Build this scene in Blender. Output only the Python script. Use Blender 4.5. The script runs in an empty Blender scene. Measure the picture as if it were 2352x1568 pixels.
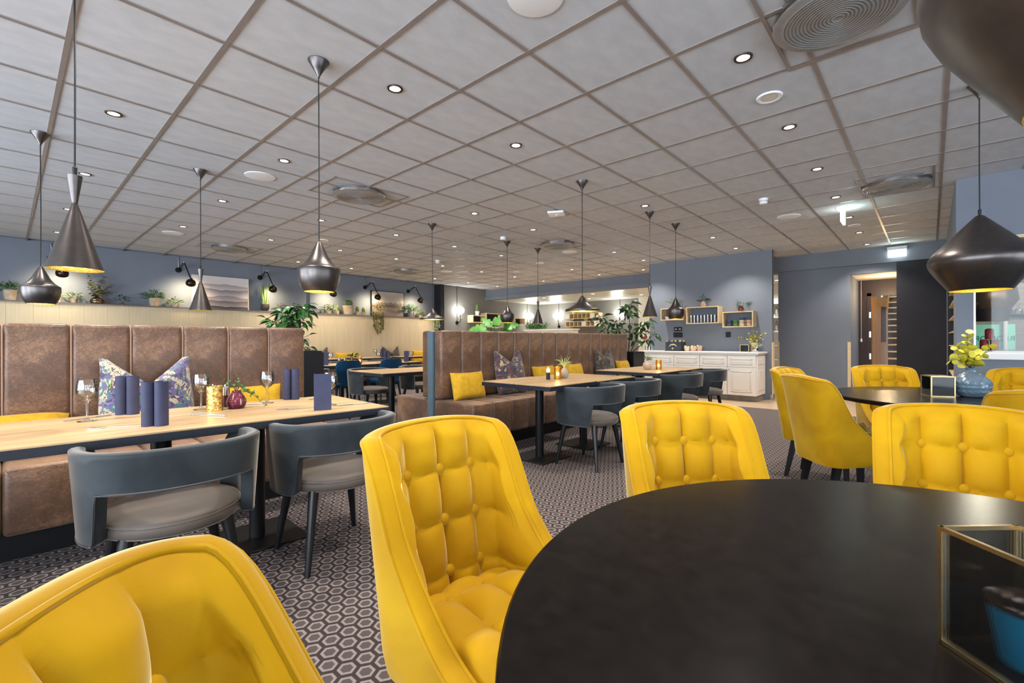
import bpy, bmesh, math, random
from mathutils import Vector, Matrix, Euler
PI = math.pi
RND = random.Random(11)
sc = bpy.context.scene
COL = sc.collection

# ------------------------------------------------------------------ camera
F_PX, W_PX = 1057.42, 2352.0
EYE = 1.10                       # eye height
CE = EYE + 1.66464               # underside of the ceiling grid
YAW, ROLL = 0.83305, -0.0027658
fw = Vector((math.sin(YAW), math.cos(YAW), 0)); rt = Vector((math.cos(YAW), -math.sin(YAW), 0)); up = Vector((0, 0, 1))
cr, sr = math.cos(ROLL), math.sin(ROLL)
c_r = rt * cr + up * sr; c_u = up * cr - rt * sr
cam = bpy.data.cameras.new('camera'); cam.sensor_width = 36; cam.lens = F_PX / W_PX * 36
cam.shift_y = -1.641 / W_PX; cam.clip_start = 0.02; cam.clip_end = 200
co = bpy.data.objects.new('camera', cam); COL.objects.link(co)
M = Matrix((c_r, c_u, -fw)).transposed().to_4x4(); M.translation = (0, 0, EYE); co.matrix_world = M
sc.camera = co

# ------------------------------------------------------------------ world, daylight, exposure
w = bpy.data.worlds.new('world'); sc.world = w; w.use_nodes = True
bg = w.node_tree.nodes['Background']; bg.inputs[0].default_value = (.72, .84, 1, 1); bg.inputs[1].default_value = 1.6
sc.view_settings.view_transform = 'Standard'; sc.view_settings.look = 'None'
sc.view_settings.gamma = 1; sc.view_settings.exposure = 0.27; sc.view_settings.use_curve_mapping = False
sc.cycles.use_denoising = True
sc.cycles.max_bounces = 10; sc.cycles.diffuse_bounces = 6; sc.cycles.transparent_max_bounces = 16
sc.cycles.sample_clamp_indirect = 6
sc.cycles.caustics_reflective = False; sc.cycles.caustics_refractive = False

def light(name, kind, loc, energy, color, rot=(0, 0, 0), parent=None, **kw):
    l = bpy.data.lights.new(name, kind); l.energy = energy; l.color = color
    for k, v in kw.items(): setattr(l, k, v)
    o = bpy.data.objects.new(name, l); COL.objects.link(o); o.location = loc; o.rotation_euler = rot
    o.parent = parent
    return o
DAY = (.80, .90, 1.0)
# daylight through the tall windows of the left wall and of the street front behind the camera
for i, y in enumerate((-2.4, 0.6, 3.6, 6.6)):
    light('window_daylight', 'AREA', (-4.1, y, 1.45), 165, DAY, (0, -PI / 2, 0), shape='RECTANGLE', size=2.2, size_y=2.4)
for i, x in enumerate((-2.2, 0.8, 3.8)):
    light('window_daylight', 'AREA', (x, -4.4, 1.45), 50, DAY, (PI / 2, 0, 0), shape='RECTANGLE', size=2.4, size_y=2.2)

# ------------------------------------------------------------------ material helpers
def new(name):
    m = bpy.data.materials.new(name); m.use_nodes = True
    nt = m.node_tree; b = nt.nodes['Principled BSDF']
    return m, nt, nt.nodes, nt.links, b
def c4(c): return (c[0], c[1], c[2], 1)
def srgb(r, g, b):
    f = lambda u: (u / 255 / 12.92) if u / 255 <= .04045 else ((u / 255 + .055) / 1.055) ** 2.4
    return (f(r), f(g), f(b))
def noise(nt, scale, detail=4, rough=.55, coord='Object', stretch=(1, 1, 1), dist=0):
    tc = nt.nodes.new('ShaderNodeTexCoord'); mp = nt.nodes.new('ShaderNodeMapping'); mp.inputs['Scale'].default_value = stretch
    n = nt.nodes.new('ShaderNodeTexNoise'); n.inputs['Scale'].default_value = scale
    n.inputs['Detail'].default_value = detail; n.inputs['Roughness'].default_value = rough; n.inputs['Distortion'].default_value = dist
    nt.links.new(tc.outputs[coord], mp.inputs[0]); nt.links.new(mp.outputs[0], n.inputs['Vector'])
    return n
def ramp(nt, src, stops):
    r = nt.nodes.new('ShaderNodeValToRGB'); e = r.color_ramp.elements
    while len(e) < len(stops): e.new(.5)
    for k, (p, c) in enumerate(stops): e[k].position = p; e[k].color = c4(c)
    nt.links.new(src, r.inputs[0]); return r
def bump(nt, b, src, strength, dist=.01):
    bp = nt.nodes.new('ShaderNodeBump'); bp.inputs['Strength'].default_value = strength; bp.inputs['Distance'].default_value = dist
    nt.links.new(src, bp.inputs['Height']); nt.links.new(bp.outputs[0], b.inputs['Normal']); return bp
def mat(name, col, rough=.5, metal=0, col2=None, scale=12, stretch=(1, 1, 1), bmp=0, bscale=None, sheen=0, sheen_col=None,
        spec=.5, emis=None, estr=0, coat=0, alpha=1, lo=.35, hi=.65, detail=4):
    m, nt, N, L, b = new(name)
    b.inputs['Base Color'].default_value = c4(col); b.inputs['Roughness'].default_value = rough; b.inputs['Metallic'].default_value = metal
    b.inputs['Specular IOR Level'].default_value = spec; b.inputs['Coat Weight'].default_value = coat
    if sheen:
        b.inputs['Sheen Weight'].default_value = sheen; b.inputs['Sheen Roughness'].default_value = .35
        b.inputs['Sheen Tint'].default_value = c4(sheen_col or (1, 1, 1))
    if emis: b.inputs['Emission Color'].default_value = c4(emis); b.inputs['Emission Strength'].default_value = estr
    if col2 is None: col2 = tuple(min(1, c * 1.12 + .003) for c in col)
    n = noise(nt, scale, detail, stretch=stretch); r = ramp(nt, n.outputs[0], [(lo, col), (hi, col2)])
    L.new(r.outputs[0], b.inputs['Base Color'])
    if bmp:
        n2 = noise(nt, bscale or scale * 4, 3, stretch=stretch); bump(nt, b, n2.outputs[0], bmp)
    return m
def glass(name, tint=(1, 1, 1), rough=.0, refl=.12, k=.9):
    m, nt, N, L, b = new(name); N.remove(b)
    t = N.new('ShaderNodeBsdfTransparent'); t.inputs[0].default_value = c4(tint)
    g = N.new('ShaderNodeBsdfGlossy'); g.inputs['Roughness'].default_value = rough; g.inputs[0].default_value = (1, 1, 1, 1)
    fr = N.new('ShaderNodeFresnel'); fr.inputs[0].default_value = 1.5
    ad = N.new('ShaderNodeMath'); ad.operation = 'MULTIPLY_ADD'; ad.inputs[1].default_value = k; ad.inputs[2].default_value = refl * .3
    n = noise(nt, 3); mu = N.new('ShaderNodeMath'); mu.operation = 'MULTIPLY_ADD'; mu.inputs[1].default_value = .02; mu.inputs[2].default_value = rough
    mx = N.new('ShaderNodeMixShader')
    L.new(n.outputs[0], mu.inputs[0]); L.new(mu.outputs[0], g.inputs['Roughness'])
    L.new(fr.outputs[0], ad.inputs[0]); L.new(ad.outputs[0], mx.inputs[0]); L.new(t.outputs[0], mx.inputs[1]); L.new(g.outputs[0], mx.inputs[2])
    L.new(mx.outputs[0], N['Material Output'].inputs[0]); return m
def emit(name, col, strength):
    m, nt, N, L, b = new(name)
    b.inputs['Base Color'].default_value = c4(col); b.inputs['Emission Strength'].default_value = strength
    n = noise(nt, 4); r = ramp(nt, n.outputs[0], [(.3, col), (.7, tuple(min(1, c * 1.02) for c in col))]); L.new(r.outputs[0], b.inputs['Emission Color'])
    return m
def foil_glass(name, foil, tint, cover=.5, scale=90):
    m, nt, N, L, b = new(name)
    b.inputs['Base Color'].default_value = c4(foil); b.inputs['Metallic'].default_value = .9; b.inputs['Roughness'].default_value = .3
    t = N.new('ShaderNodeBsdfTransparent'); t.inputs[0].default_value = c4(tint)
    n = noise(nt, scale, 3); r = ramp(nt, n.outputs[0], [(cover - .05, (.12, .12, .12)), (cover + .08, (.8, .8, .8))])
    mx = N.new('ShaderNodeMixShader'); L.new(r.outputs[0], mx.inputs[0]); L.new(t.outputs[0], mx.inputs[1]); L.new(b.outputs[0], mx.inputs[2])
    L.new(mx.outputs[0], N['Material Output'].inputs[0]); return m
def wood(name, c1, c2, c3, along='x', rough=.45, freq=6, bmp=.05, coat=0):
    m, nt, N, L, b = new(name)
    st = {'x': (.5, 9, 9), 'y': (9, .5, 9), 'z': (9, 9, .5)}[along]
    n = noise(nt, freq, 5, .6, stretch=st, dist=.4); r = ramp(nt, n.outputs[0], [(.25, c1), (.5, c2), (.75, c3)])
    L.new(r.outputs[0], b.inputs['Base Color']); b.inputs['Roughness'].default_value = rough; b.inputs['Coat Weight'].default_value = coat
    n2 = noise(nt, freq * 3, 4, .6, stretch=st); bump(nt, b, n2.outputs[0], bmp, .004); return m
def mnode(nt, op, a, b=None, c=None):
    n = nt.nodes.new('ShaderNodeMath'); n.operation = op
    for i, v in enumerate((a, b, c)):
        if v is None: continue
        if isinstance(v, (int, float)): n.inputs[i].default_value = v
        else: nt.links.new(v, n.inputs[i])
    return n.outputs[0]

def carpet_material():
    m, nt, N, L, b = new('hexagon_carpet')
    tc = N.new('ShaderNodeTexCoord'); sp = N.new('ShaderNodeSeparateXYZ')
    wob = N.new('ShaderNodeTexNoise'); wob.inputs['Scale'].default_value = 40; wob.inputs['Detail'].default_value = 1
    L.new(tc.outputs['Object'], sp.inputs[0]); L.new(tc.outputs['Object'], wob.inputs[0])
    A = .070; Bq = A * math.sqrt(3)
    x, y = sp.outputs[0], sp.outputs[1]
    def cell(v, p, off): # centred modulo
        s = mnode(nt, 'ADD', v, 200 * p + off); mo = mnode(nt, 'MODULO', s, p); return mnode(nt, 'SUBTRACT', mo, p / 2)
    ax, ay = cell(x, A, 0), cell(y, Bq, 0); bx_, by = cell(x, A, A / 2), cell(y, Bq, Bq / 2)
    def l2(u, v): return mnode(nt, 'ADD', mnode(nt, 'MULTIPLY', u, u), mnode(nt, 'MULTIPLY', v, v))
    sel = mnode(nt, 'LESS_THAN', l2(ax, ay), l2(bx_, by))
    def mixv(u, v): return mnode(nt, 'MULTIPLY_ADD', mnode(nt, 'SUBTRACT', u, v), sel, v)
    gx = mnode(nt, 'ABSOLUTE', mixv(ax, bx_)); gy = mnode(nt, 'ABSOLUTE', mixv(ay, by))
    hd = mnode(nt, 'MAXIMUM', gx, mnode(nt, 'ADD', mnode(nt, 'MULTIPLY', gx, .5), mnode(nt, 'MULTIPLY', gy, .8660254)))
    hd = mnode(nt, 'DIVIDE', hd, A / 2)
    hd = mnode(nt, 'ADD', hd, mnode(nt, 'MULTIPLY_ADD', wob.outputs[0], .05, -.025))
    dark, light_, mid = srgb(62, 54, 53), srgb(142, 132, 130), srgb(86, 77, 75)
    r = ramp(nt, hd, [(.50, mid), (.56, light_), (.76, light_), (.83, dark), (1, dark)])
    fib = noise(nt, 900, 2, .8); fr = ramp(nt, fib.outputs[0], [(.35, (.45, .45, .45)), (.65, (1.25, 1.25, 1.25))])
    mx = N.new('ShaderNodeMix'); mx.data_type = 'RGBA'; mx.blend_type = 'MULTIPLY'; mx.inputs[0].default_value = 1
    L.new(r.outputs[0], mx.inputs[6]); L.new(fr.outputs[0], mx.inputs[7]); L.new(mx.outputs[2], b.inputs['Base Color'])
    b.inputs['Roughness'].default_value = .95; b.inputs['Specular IOR Level'].default_value = .1
    bump(nt, b, fib.outputs[0], .35, .004); return m

def leather_material():
    m, nt, N, L, b = new('distressed_brown_leather')
    n1 = noise(nt, 3.2, 6, .62, dist=.3); n2 = noise(nt, 34, 10, .8, dist=2.2, stretch=(1, 1, 1.4))
    mx = mnode(nt, 'ADD', mnode(nt, 'MULTIPLY', n1.outputs[0], .5), mnode(nt, 'MULTIPLY', n2.outputs[0], .5))
    r = ramp(nt, mx, [(.34, srgb(50, 34, 25)), (.50, srgb(92, 64, 47)), (.66, srgb(158, 119, 90))])
    L.new(r.outputs[0], b.inputs['Base Color'])
    b.inputs['Roughness'].default_value = .36; b.inputs['Sheen Weight'].default_value = .2; b.inputs['Sheen Tint'].default_value = c4((1, .85, .7))
    bump(nt, b, n2.outputs[0], .12, .003); return m

def velvet_material(name, c1, c2, sheen=.7, sc_=(.9, .8, .3), rough=.5):
    m, nt, N, L, b = new(name)
    n1 = noise(nt, 4.5, 3, .5, dist=.6); r = ramp(nt, n1.outputs[0], [(.3, c1), (.72, c2)])
    L.new(r.outputs[0], b.inputs['Base Color']); b.inputs['Roughness'].default_value = rough
    b.inputs['Specular IOR Level'].default_value = .18; b.inputs['Sheen Weight'].default_value = sheen; b.inputs['Sheen Roughness'].default_value = .32; b.inputs['Sheen Tint'].default_value = c4(sc_)
    n2 = noise(nt, 260, 2); bump(nt, b, n2.outputs[0], .08, .002); return m

def floral_material(name, cols, scale=9):
    m, nt, N, L, b = new(name)
    tc = N.new('ShaderNodeTexCoord'); nz = N.new('ShaderNodeTexNoise'); nz.inputs['Scale'].default_value = 14; nz.inputs['Detail'].default_value = 3
    mx = N.new('ShaderNodeMix'); mx.data_type = 'VECTOR'; mx.inputs[0].default_value = .12
    L.new(tc.outputs['Object'], nz.inputs[0]); L.new(tc.outputs['Object'], mx.inputs[4]); L.new(nz.outputs['Color'], mx.inputs[5])
    v = N.new('ShaderNodeTexVoronoi'); v.inputs['Scale'].default_value = scale * 3.2; L.new(mx.outputs[1], v.inputs['Vector'])
    g = N.new('ShaderNodeTexNoise'); g.inputs['Scale'].default_value = scale; g.inputs['Detail'].default_value = 6; g.inputs['Roughness'].default_value = .8
    g.inputs['Distortion'].default_value = 1.5; L.new(tc.outputs['Object'], g.inputs[0])
    s = N.new('ShaderNodeSeparateColor'); L.new(v.outputs['Color'], s.inputs[0])
    val = mnode(nt, 'ADD', mnode(nt, 'MULTIPLY', g.outputs[0], .75), mnode(nt, 'MULTIPLY', s.outputs[0], .28))
    n = len(cols); r = ramp(nt, val, [(.24 + .56 * i / (n - 1), c) for i, c in enumerate(cols)])
    r.color_ramp.interpolation = 'CONSTANT'
    L.new(r.outputs[0], b.inputs['Base Color']); b.inputs['Roughness'].default_value = .7
    b.inputs['Sheen Weight'].default_value = .4; return m

def print_material(name, sky, layers, freq, xspan, fine=0):
    """flat print: layered ridges; layers = (height, amplitude, colour, seed) from far to near, object space, z up"""
    m, nt, N, L, b = new(name)
    tc = N.new('ShaderNodeTexCoord'); sp = N.new('ShaderNodeSeparateXYZ'); L.new(tc.outputs['Object'], sp.inputs[0])
    cur = N.new('ShaderNodeRGB'); cur.outputs[0].default_value = c4(sky); cur = cur.outputs[0]
    for h, a, c, seed in layers:
        cb = N.new('ShaderNodeCombineXYZ'); L.new(mnode(nt, 'MULTIPLY', sp.outputs[0], freq), cb.inputs[0]); cb.inputs[1].default_value = seed
        n = N.new('ShaderNodeTexNoise'); n.inputs['Scale'].default_value = 1; n.inputs['Detail'].default_value = 2 + fine; n.inputs['Roughness'].default_value = .5 + .1 * fine
        L.new(cb.outputs[0], n.inputs['Vector'])
        ridge = mnode(nt, 'MULTIPLY_ADD', n.outputs[0], a, h - a / 2)
        d = mnode(nt, 'SUBTRACT', ridge, sp.outputs[2])
        k = mnode(nt, 'MULTIPLY', d, 400 if not fine else 90); k = mnode(nt, 'MINIMUM', mnode(nt, 'MAXIMUM', k, 0), 1)
        fade = mnode(nt, 'MAXIMUM', mnode(nt, 'SUBTRACT', 1, mnode(nt, 'MULTIPLY', mnode(nt, 'MAXIMUM', d, 0), 5)), .25)
        k = mnode(nt, 'MULTIPLY', k, fade)
        mx = N.new('ShaderNodeMix'); mx.data_type = 'RGBA'; L.new(k, mx.inputs[0]); L.new(cur, mx.inputs[6]); mx.inputs[7].default_value = c4(c)
        cur = mx.outputs[2]
    L.new(cur, b.inputs['Base Color']); b.inputs['Roughness'].default_value = .5; return m

# ------------------------------------------------------------------ mesh helpers
class MB:
    def __init__(s): s.v = []; s.f = []
    def add(s, vs, fs):
        o = len(s.v); s.v += [tuple(p) for p in vs]; s.f += [tuple(i + o for i in f) for f in fs]; return s
    def box(s, x0, x1, y0, y1, z0, z1):
        return s.add([(x0, y0, z0), (x1, y0, z0), (x1, y1, z0), (x0, y1, z0), (x0, y0, z1), (x1, y0, z1), (x1, y1, z1), (x0, y1, z1)],
                     [(0, 3, 2, 1), (4, 5, 6, 7), (0, 1, 5, 4), (1, 2, 6, 5), (2, 3, 7, 6), (3, 0, 4, 7)])
    def rbox(s, x0, x1, y0, y1, z0, z1, b=.01, seg=2):
        bm = bmesh.new(); bmesh.ops.create_cube(bm, size=1)
        for v in bm.verts:
            v.co = Vector(((x0 + x1) / 2 + v.co.x * (x1 - x0), (y0 + y1) / 2 + v.co.y * (y1 - y0), (z0 + z1) / 2 + v.co.z * (z1 - z0)))
        bmesh.ops.bevel(bm, geom=bm.edges[:], offset=b, segments=seg, profile=.5, affect='EDGES')
        bm.verts.index_update(); s.add([v.co[:] for v in bm.verts], [[v.index for v in f.verts] for f in bm.faces]); bm.free(); return s
    def lathe(s, prof, n=24, c=(0, 0, 0), cap0=False, cap1=False):
        vs = []; fs = []
        for r, z in prof:
            for k in range(n):
                a = 2 * PI * k / n; vs.append((c[0] + r * math.cos(a), c[1] + r * math.sin(a), c[2] + z))
        for i in range(len(prof) - 1):
            for k in range(n):
                k2 = (k + 1) % n; fs.append((i * n + k, i * n + k2, (i + 1) * n + k2, (i + 1) * n + k))
        if cap0: fs.append(tuple(range(n - 1, -1, -1)))
        if cap1: fs.append(tuple((len(prof) - 1) * n + k for k in range(n)))
        return s.add(vs, fs)
    def cyl(s, c, r, z0, z1, n=20, r1=None): return s.lathe([(r, z0), (r if r1 is None else r1, z1)], n, (c[0], c[1], 0), True, True)
    def tube(s, pts, r, n=8, cap=True):
        pts = [Vector(p) for p in pts]; m = len(pts); rs = r if isinstance(r, (list, tuple)) else [r] * m
        t0 = (pts[1] - pts[0]).normalized(); nrm = t0.orthogonal().normalized(); vs = []; fs = []
        for i, p in enumerate(pts):
            t = (pts[min(i + 1, m - 1)] - pts[max(i - 1, 0)]).normalized()
            nrm = (nrm - t * nrm.dot(t)); nrm = nrm.normalized() if nrm.length > 1e-6 else t.orthogonal().normalized(); bn = t.cross(nrm)
            for k in range(n):
                a = 2 * PI * k / n; vs.append(p + (nrm * math.cos(a) + bn * math.sin(a)) * rs[i])
        for i in range(m - 1):
            for k in range(n):
                k2 = (k + 1) % n; fs.append((i * n + k, i * n + k2, (i + 1) * n + k2, (i + 1) * n + k))
        if cap: fs.append(tuple(range(n - 1, -1, -1))); fs.append(tuple((m - 1) * n + k for k in range(n)))
        return s.add(vs, fs)
    def grid(s, rows, wrap=False):
        """rows: list of equal-length point lists"""
        n = len(rows[0]); vs = [p for r in rows for p in r]; fs = []
        for i in range(len(rows) - 1):
            for k in range(n if wrap else n - 1):
                k2 = (k + 1) % n; fs.append((i * n + k, i * n + k2, (i + 1) * n + k2, (i + 1) * n + k))
        return s.add(vs, fs)
    def ball(s, c, r, n=12, m=8, sz=1):
        return s.lathe([(max(r * math.sin(PI * i / m), 1e-4), -r * sz * math.cos(PI * i / m)) for i in range(m + 1)], n, c)
    def xf(s, M_):
        s.v = [tuple(M_ @ Vector(p)) for p in s.v]; return s
    def mesh(s, name, mat_, sharp=40):
        me = bpy.data.meshes.new(name); me.from_pydata(s.v, [], s.f); me.validate(); me.update()
        if mat_: me.materials.append(mat_)
        me.shade_smooth()
        if sharp < 179: me.set_sharp_from_angle(angle=math.radians(sharp))
        return me
def obj(name, g, mat_=None, parent=None, loc=(0, 0, 0), rot=(0, 0, 0), scale=None, sharp=40):
    me = g if isinstance(g, bpy.types.Mesh) else g.mesh(name, mat_, sharp)
    o = bpy.data.objects.new(name, me); COL.objects.link(o); o.location = loc; o.rotation_euler = rot
    if scale: o.scale = scale if isinstance(scale, (tuple, list)) else (scale,) * 3
    o.parent = parent; return o
def tag(o, label=None, cat=None, group=None, kind=None):
    if label: o['label'] = label
    if cat: o['category'] = cat
    if group: o['group'] = group
    if kind: o['kind'] = kind
    return o
def thing(name, label, cat, loc=(0, 0, 0), rz=0, group=None):
    o = bpy.data.objects.new(name, None); COL.objects.link(o); o.location = loc; o.rotation_euler = (0, 0, rz); o.empty_display_size = .1
    return tag(o, label, cat, group)
def struct(name, g, m, parent=None, label=None, **k):
    o = obj(name, g, m, parent, **k)
    o['kind'] = 'structure'
    if label: o['label'] = label
    return o
def dup(root, loc, rz, label=None, group=None):
    r = root.copy(); COL.objects.link(r); r.location = loc; r.rotation_euler = (0, 0, rz)
    if label: r['label'] = label
    if group: r['group'] = group
    def rec(a, b_):
        for ch in list(a.children):
            c = ch.copy(); COL.objects.link(c); c.parent = b_; rec(ch, c)
    rec(root, r); return r
def BX(*a): return MB().box(*a)
def RB(*a, **k): return MB().rbox(*a, **k)

# ------------------------------------------------------------------ materials
M_carpet = carpet_material()
M_leather = leather_material()
M_yellow = velvet_material('mustard_velvet', srgb(170, 124, 0), srgb(196, 152, 4), .75, (1, .93, .6), .7)
M_grey = velvet_material('slate_velvet', srgb(36, 42, 46), srgb(58, 64, 68), .5, (1, .86, .76), .55)  # warm sheen tint stands in for warm light on the upper edges
M_grey_lit = velvet_material('slate_velvet_warm_lit', srgb(76, 68, 63), srgb(96, 87, 81), .5, (1, .88, .78), .55)  # same slate fabric with the downlights' warmth mixed into its colour
M_blue = velvet_material('petrol_fabric', srgb(12, 54, 86), srgb(18, 66, 102), .2, (.4, .6, .8), .7)
M_cush = mat('mustard_cotton', srgb(200, 152, 14), .8, col2=srgb(216, 170, 30), scale=20, bmp=.1, bscale=200, sheen=.2)
M_floral = floral_material('floral_print', [srgb(40, 34, 58), srgb(118, 106, 150), srgb(52, 44, 76), srgb(96, 84, 128), srgb(54, 104, 104), srgb(190, 170, 146), srgb(48, 40, 66), srgb(124, 150, 58), srgb(62, 52, 84)])
M_floral2 = floral_material('dark_floral_print', [srgb(28, 24, 38), srgb(44, 36, 56), srgb(34, 60, 66), srgb(110, 50, 60), srgb(46, 38, 58), srgb(190, 170, 130), srgb(150, 150, 60), srgb(40, 32, 48)])
M_floral3 = floral_material('brown_floral_print', [srgb(32, 28, 24), srgb(50, 42, 34), srgb(36, 30, 28), srgb(80, 66, 52), srgb(150, 120, 96), srgb(46, 40, 32)])
M_wall = mat('slate_blue_paint', srgb(122, 128, 139), .75, col2=srgb(125, 131, 142), scale=3, bmp=.05, bscale=220, spec=.25)
M_wall_far = mat('warm_grey_paint', srgb(128, 124, 120), .75, col2=srgb(132, 128, 122), scale=3, bmp=.05, bscale=220, spec=.25)
M_wall_dark = mat('charcoal_paint', srgb(42, 42, 48), .7, col2=srgb(46, 46, 52), scale=5, bmp=.05, bscale=220, spec=.3)
M_cream = mat('cream_paint', srgb(226, 218, 202), .6, col2=srgb(230, 222, 206), scale=4)
M_white = mat('white_paint', srgb(232, 230, 226), .4, col2=srgb(236, 234, 230), scale=4)
M_whiteplastic = mat('white_plastic', srgb(243, 243, 243), .35, col2=srgb(245, 245, 245), scale=8)
M_tile = mat('ceiling_tile_felt', srgb(199, 201, 205), .92, col2=srgb(209, 211, 215), scale=5, stretch=(1, 2, 1), bmp=.15, bscale=300, spec=.1)
M_grid = mat('bronze_grid_metal', srgb(150, 140, 136), .38, .3, col2=srgb(158, 148, 142), scale=8)
M_ceil = mat('plenum_board', srgb(120, 118, 118), .9)
M_lowceil = mat('pale_ceiling_board', srgb(226, 226, 214), .35, col2=srgb(232, 232, 222), scale=2)
M_black = mat('black_steel', srgb(15, 15, 17), .4, col2=srgb(19, 19, 22), scale=20, spec=.3)
M_legs = mat('black_lacquered_leg', srgb(17, 18, 20), .3, col2=srgb(22, 23, 26), scale=20, spec=.4)
M_blacktop = mat('black_table_laminate', srgb(14, 11, 10), .26, spec=.11, col2=srgb(23, 19, 18), scale=30, bmp=.03, bscale=400)
M_edge = mat('dark_table_edge', srgb(26, 30, 40), .4, col2=srgb(31, 35, 47), scale=20)
M_oak = wood('oak_tabletop', srgb(136, 104, 70), srgb(190, 158, 116), srgb(220, 194, 156), 'x', .32, 5, .03)
M_panel = wood('pale_oak_panel', srgb(206, 186, 150), srgb(213, 194, 158), srgb(220, 202, 168), 'z', .5, 3, .02)
M_boxwood = wood('birch_box', srgb(206, 180, 136), srgb(222, 198, 156), srgb(232, 212, 174), 'y', .5, 5, .03)
M_ledge = mat('grey_ledge', srgb(110, 100, 92), .6)
M_pend = mat('black_lacquer_pendant', srgb(92, 86, 85), .34, .9, col2=srgb(98, 92, 90), scale=40)
M_brassin = mat('hammered_brass', srgb(238, 216, 110), .3, 1, col2=srgb(246, 226, 136), scale=60, bmp=.6, bscale=70)
M_brass = mat('brass_rod', srgb(206, 178, 128), .25, 1, col2=srgb(214, 188, 140), scale=40)
M_goldglass = mat('speckled_gold_foil', srgb(190, 146, 60), .22, .9, col2=srgb(244, 214, 140), scale=70, bmp=.4, bscale=90, lo=.45, hi=.55)
M_foil = foil_glass('gold_foil_glass', srgb(206, 160, 70), (1, .9, .62))
M_steel = mat('brushed_steel', srgb(196, 196, 198), .22, 1, scale=60)
M_cord = mat('black_cord', srgb(20, 20, 22), .7)
M_bulb = emit('warm_bulb', (1, .95, .8), 18)
M_lens = emit('downlight_lens', (1, .90, .74), 7)
M_globe = emit('opal_globe', (.96, 1, .94), 16)
M_flame_glow = emit('flame_and_glow', (1, .93, .68), 14)
M_ringdark = mat('bronze_trim', srgb(70, 54, 42), .4, .6)
M_glass = glass('clear_glass')
M_pane = glass('window_glass', (.93, .95, .95), .01, .0, .3)
M_smoke = glass('smoked_glass', (.14, .10, .08), .03, .0)
M_amber = glass('amber_glass', (.72, .50, .22), .01, .3)
M_redglass = glass('orange_glass', (.75, .28, .10), .01, .3)
M_turq = mat('turquoise_votive_glass', srgb(0, 170, 220), .3, col2=srgb(10, 182, 230), scale=6)
M_menu = mat('navy_card', srgb(46, 50, 78), .7, col2=srgb(52, 56, 86), scale=20)
M_terra = mat('pale_terracotta', srgb(186, 160, 132), .85, col2=srgb(206, 182, 154), scale=14, bmp=.1)
M_conc = mat('grey_concrete_pot', srgb(120, 114, 106), .85, col2=srgb(140, 134, 124), scale=14, bmp=.1)
M_dpot = mat('dark_brown_pot', srgb(62, 52, 46), .6)
M_purple = mat('purple_glaze', srgb(96, 30, 52), .18, coat=.6, col2=srgb(116, 40, 64), scale=8)
M_stonevase = mat('beige_stoneware', srgb(176, 152, 132), .6, col2=srgb(194, 170, 150), scale=18, bmp=.15)
M_ribvase = mat('grey_stoneware', srgb(146, 136, 126), .6, col2=srgb(164, 154, 144), scale=18, bmp=.1)
M_bluevase = mat('blue_glazed_ceramic', srgb(96, 122, 140), .2, coat=.5, col2=srgb(140, 150, 158), scale=7)
M_leafA = mat('glossy_green_leaf', srgb(40, 92, 44), .38, col2=srgb(92, 140, 60), scale=5)
M_leafB = mat('dark_green_leaf', srgb(30, 62, 36), .38, col2=srgb(66, 100, 48), scale=5)
M_leafC = mat('yellow_green_leaf', srgb(176, 168, 40), .5, col2=srgb(214, 204, 74), scale=12)
M_leafD = mat('grey_green_leaf', srgb(112, 130, 84), .6, col2=srgb(160, 172, 120), scale=12)
M_leafE = mat('bright_monstera_leaf', srgb(52, 118, 30), .5, col2=srgb(84, 150, 48), scale=5)
M_leafF = mat('olive_sprig', srgb(84, 84, 44), .6, col2=srgb(140, 130, 70), scale=12)
M_cactus = mat('cactus_green', srgb(66, 92, 52), .6, col2=srgb(120, 140, 78), scale=20, bmp=.3)
M_air = mat('air_plant_blade', srgb(150, 160, 100), .6, col2=srgb(196, 200, 140), scale=8)
M_stem = mat('brown_stem', srgb(66, 52, 38), .8)
M_soil = mat('potting_soil', srgb(44, 34, 28), .95)
M_brown = mat('dark_brown_woodwork', srgb(52, 34, 26), .45, col2=srgb(64, 42, 30), scale=6, stretch=(6, 6, .6))
M_door = wood('golden_oak_door', srgb(150, 104, 52), srgb(176, 126, 66), srgb(194, 144, 82), 'z', .4, 4)
M_tread = wood('pale_stair_tread', srgb(196, 160, 120), srgb(214, 180, 140), srgb(224, 194, 156), 'y', .5, 5)
M_floor2 = mat('taupe_floor_tile', srgb(172, 148, 122), .4, col2=srgb(182, 158, 132), scale=3, stretch=(1, 5, 1))
M_slat = wood('greyed_boarding', srgb(110, 98, 88), srgb(150, 138, 126), srgb(178, 168, 158), 'y', .6, 5)
M_green = mat('banner_reflection', srgb(150, 226, 196), .6)
M_dgreen = mat('lettering_reflection', srgb(20, 120, 90), .6)
M_exitgreen = emit('exit_green', (.02, .5, .2), 1.2)
M_exit = emit('exit_panel_light', (.86, 1, .94), 4.5)
M_navybox = mat('slate_tea_chest', srgb(44, 50, 60), .5)
M_pink = mat('blush_ceramic', srgb(206, 168, 148), .45)
M_bluecup = mat('blue_ceramic', srgb(66, 84, 120), .35)
M_greencup = mat('green_ceramic', srgb(90, 130, 80), .35)
M_creamcup = mat('cream_ceramic', srgb(222, 206, 176), .35)
M_red = mat('red_enamel', srgb(170, 40, 36), .4)
M_copper = mat('brown_copper_hood', srgb(140, 104, 72), .3, .7)
M_paper = mat('tea_sachet_paper', srgb(226, 214, 170), .7)
M_led = emit('cool_led_strip', (.75, .8, 1), 5)

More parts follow.
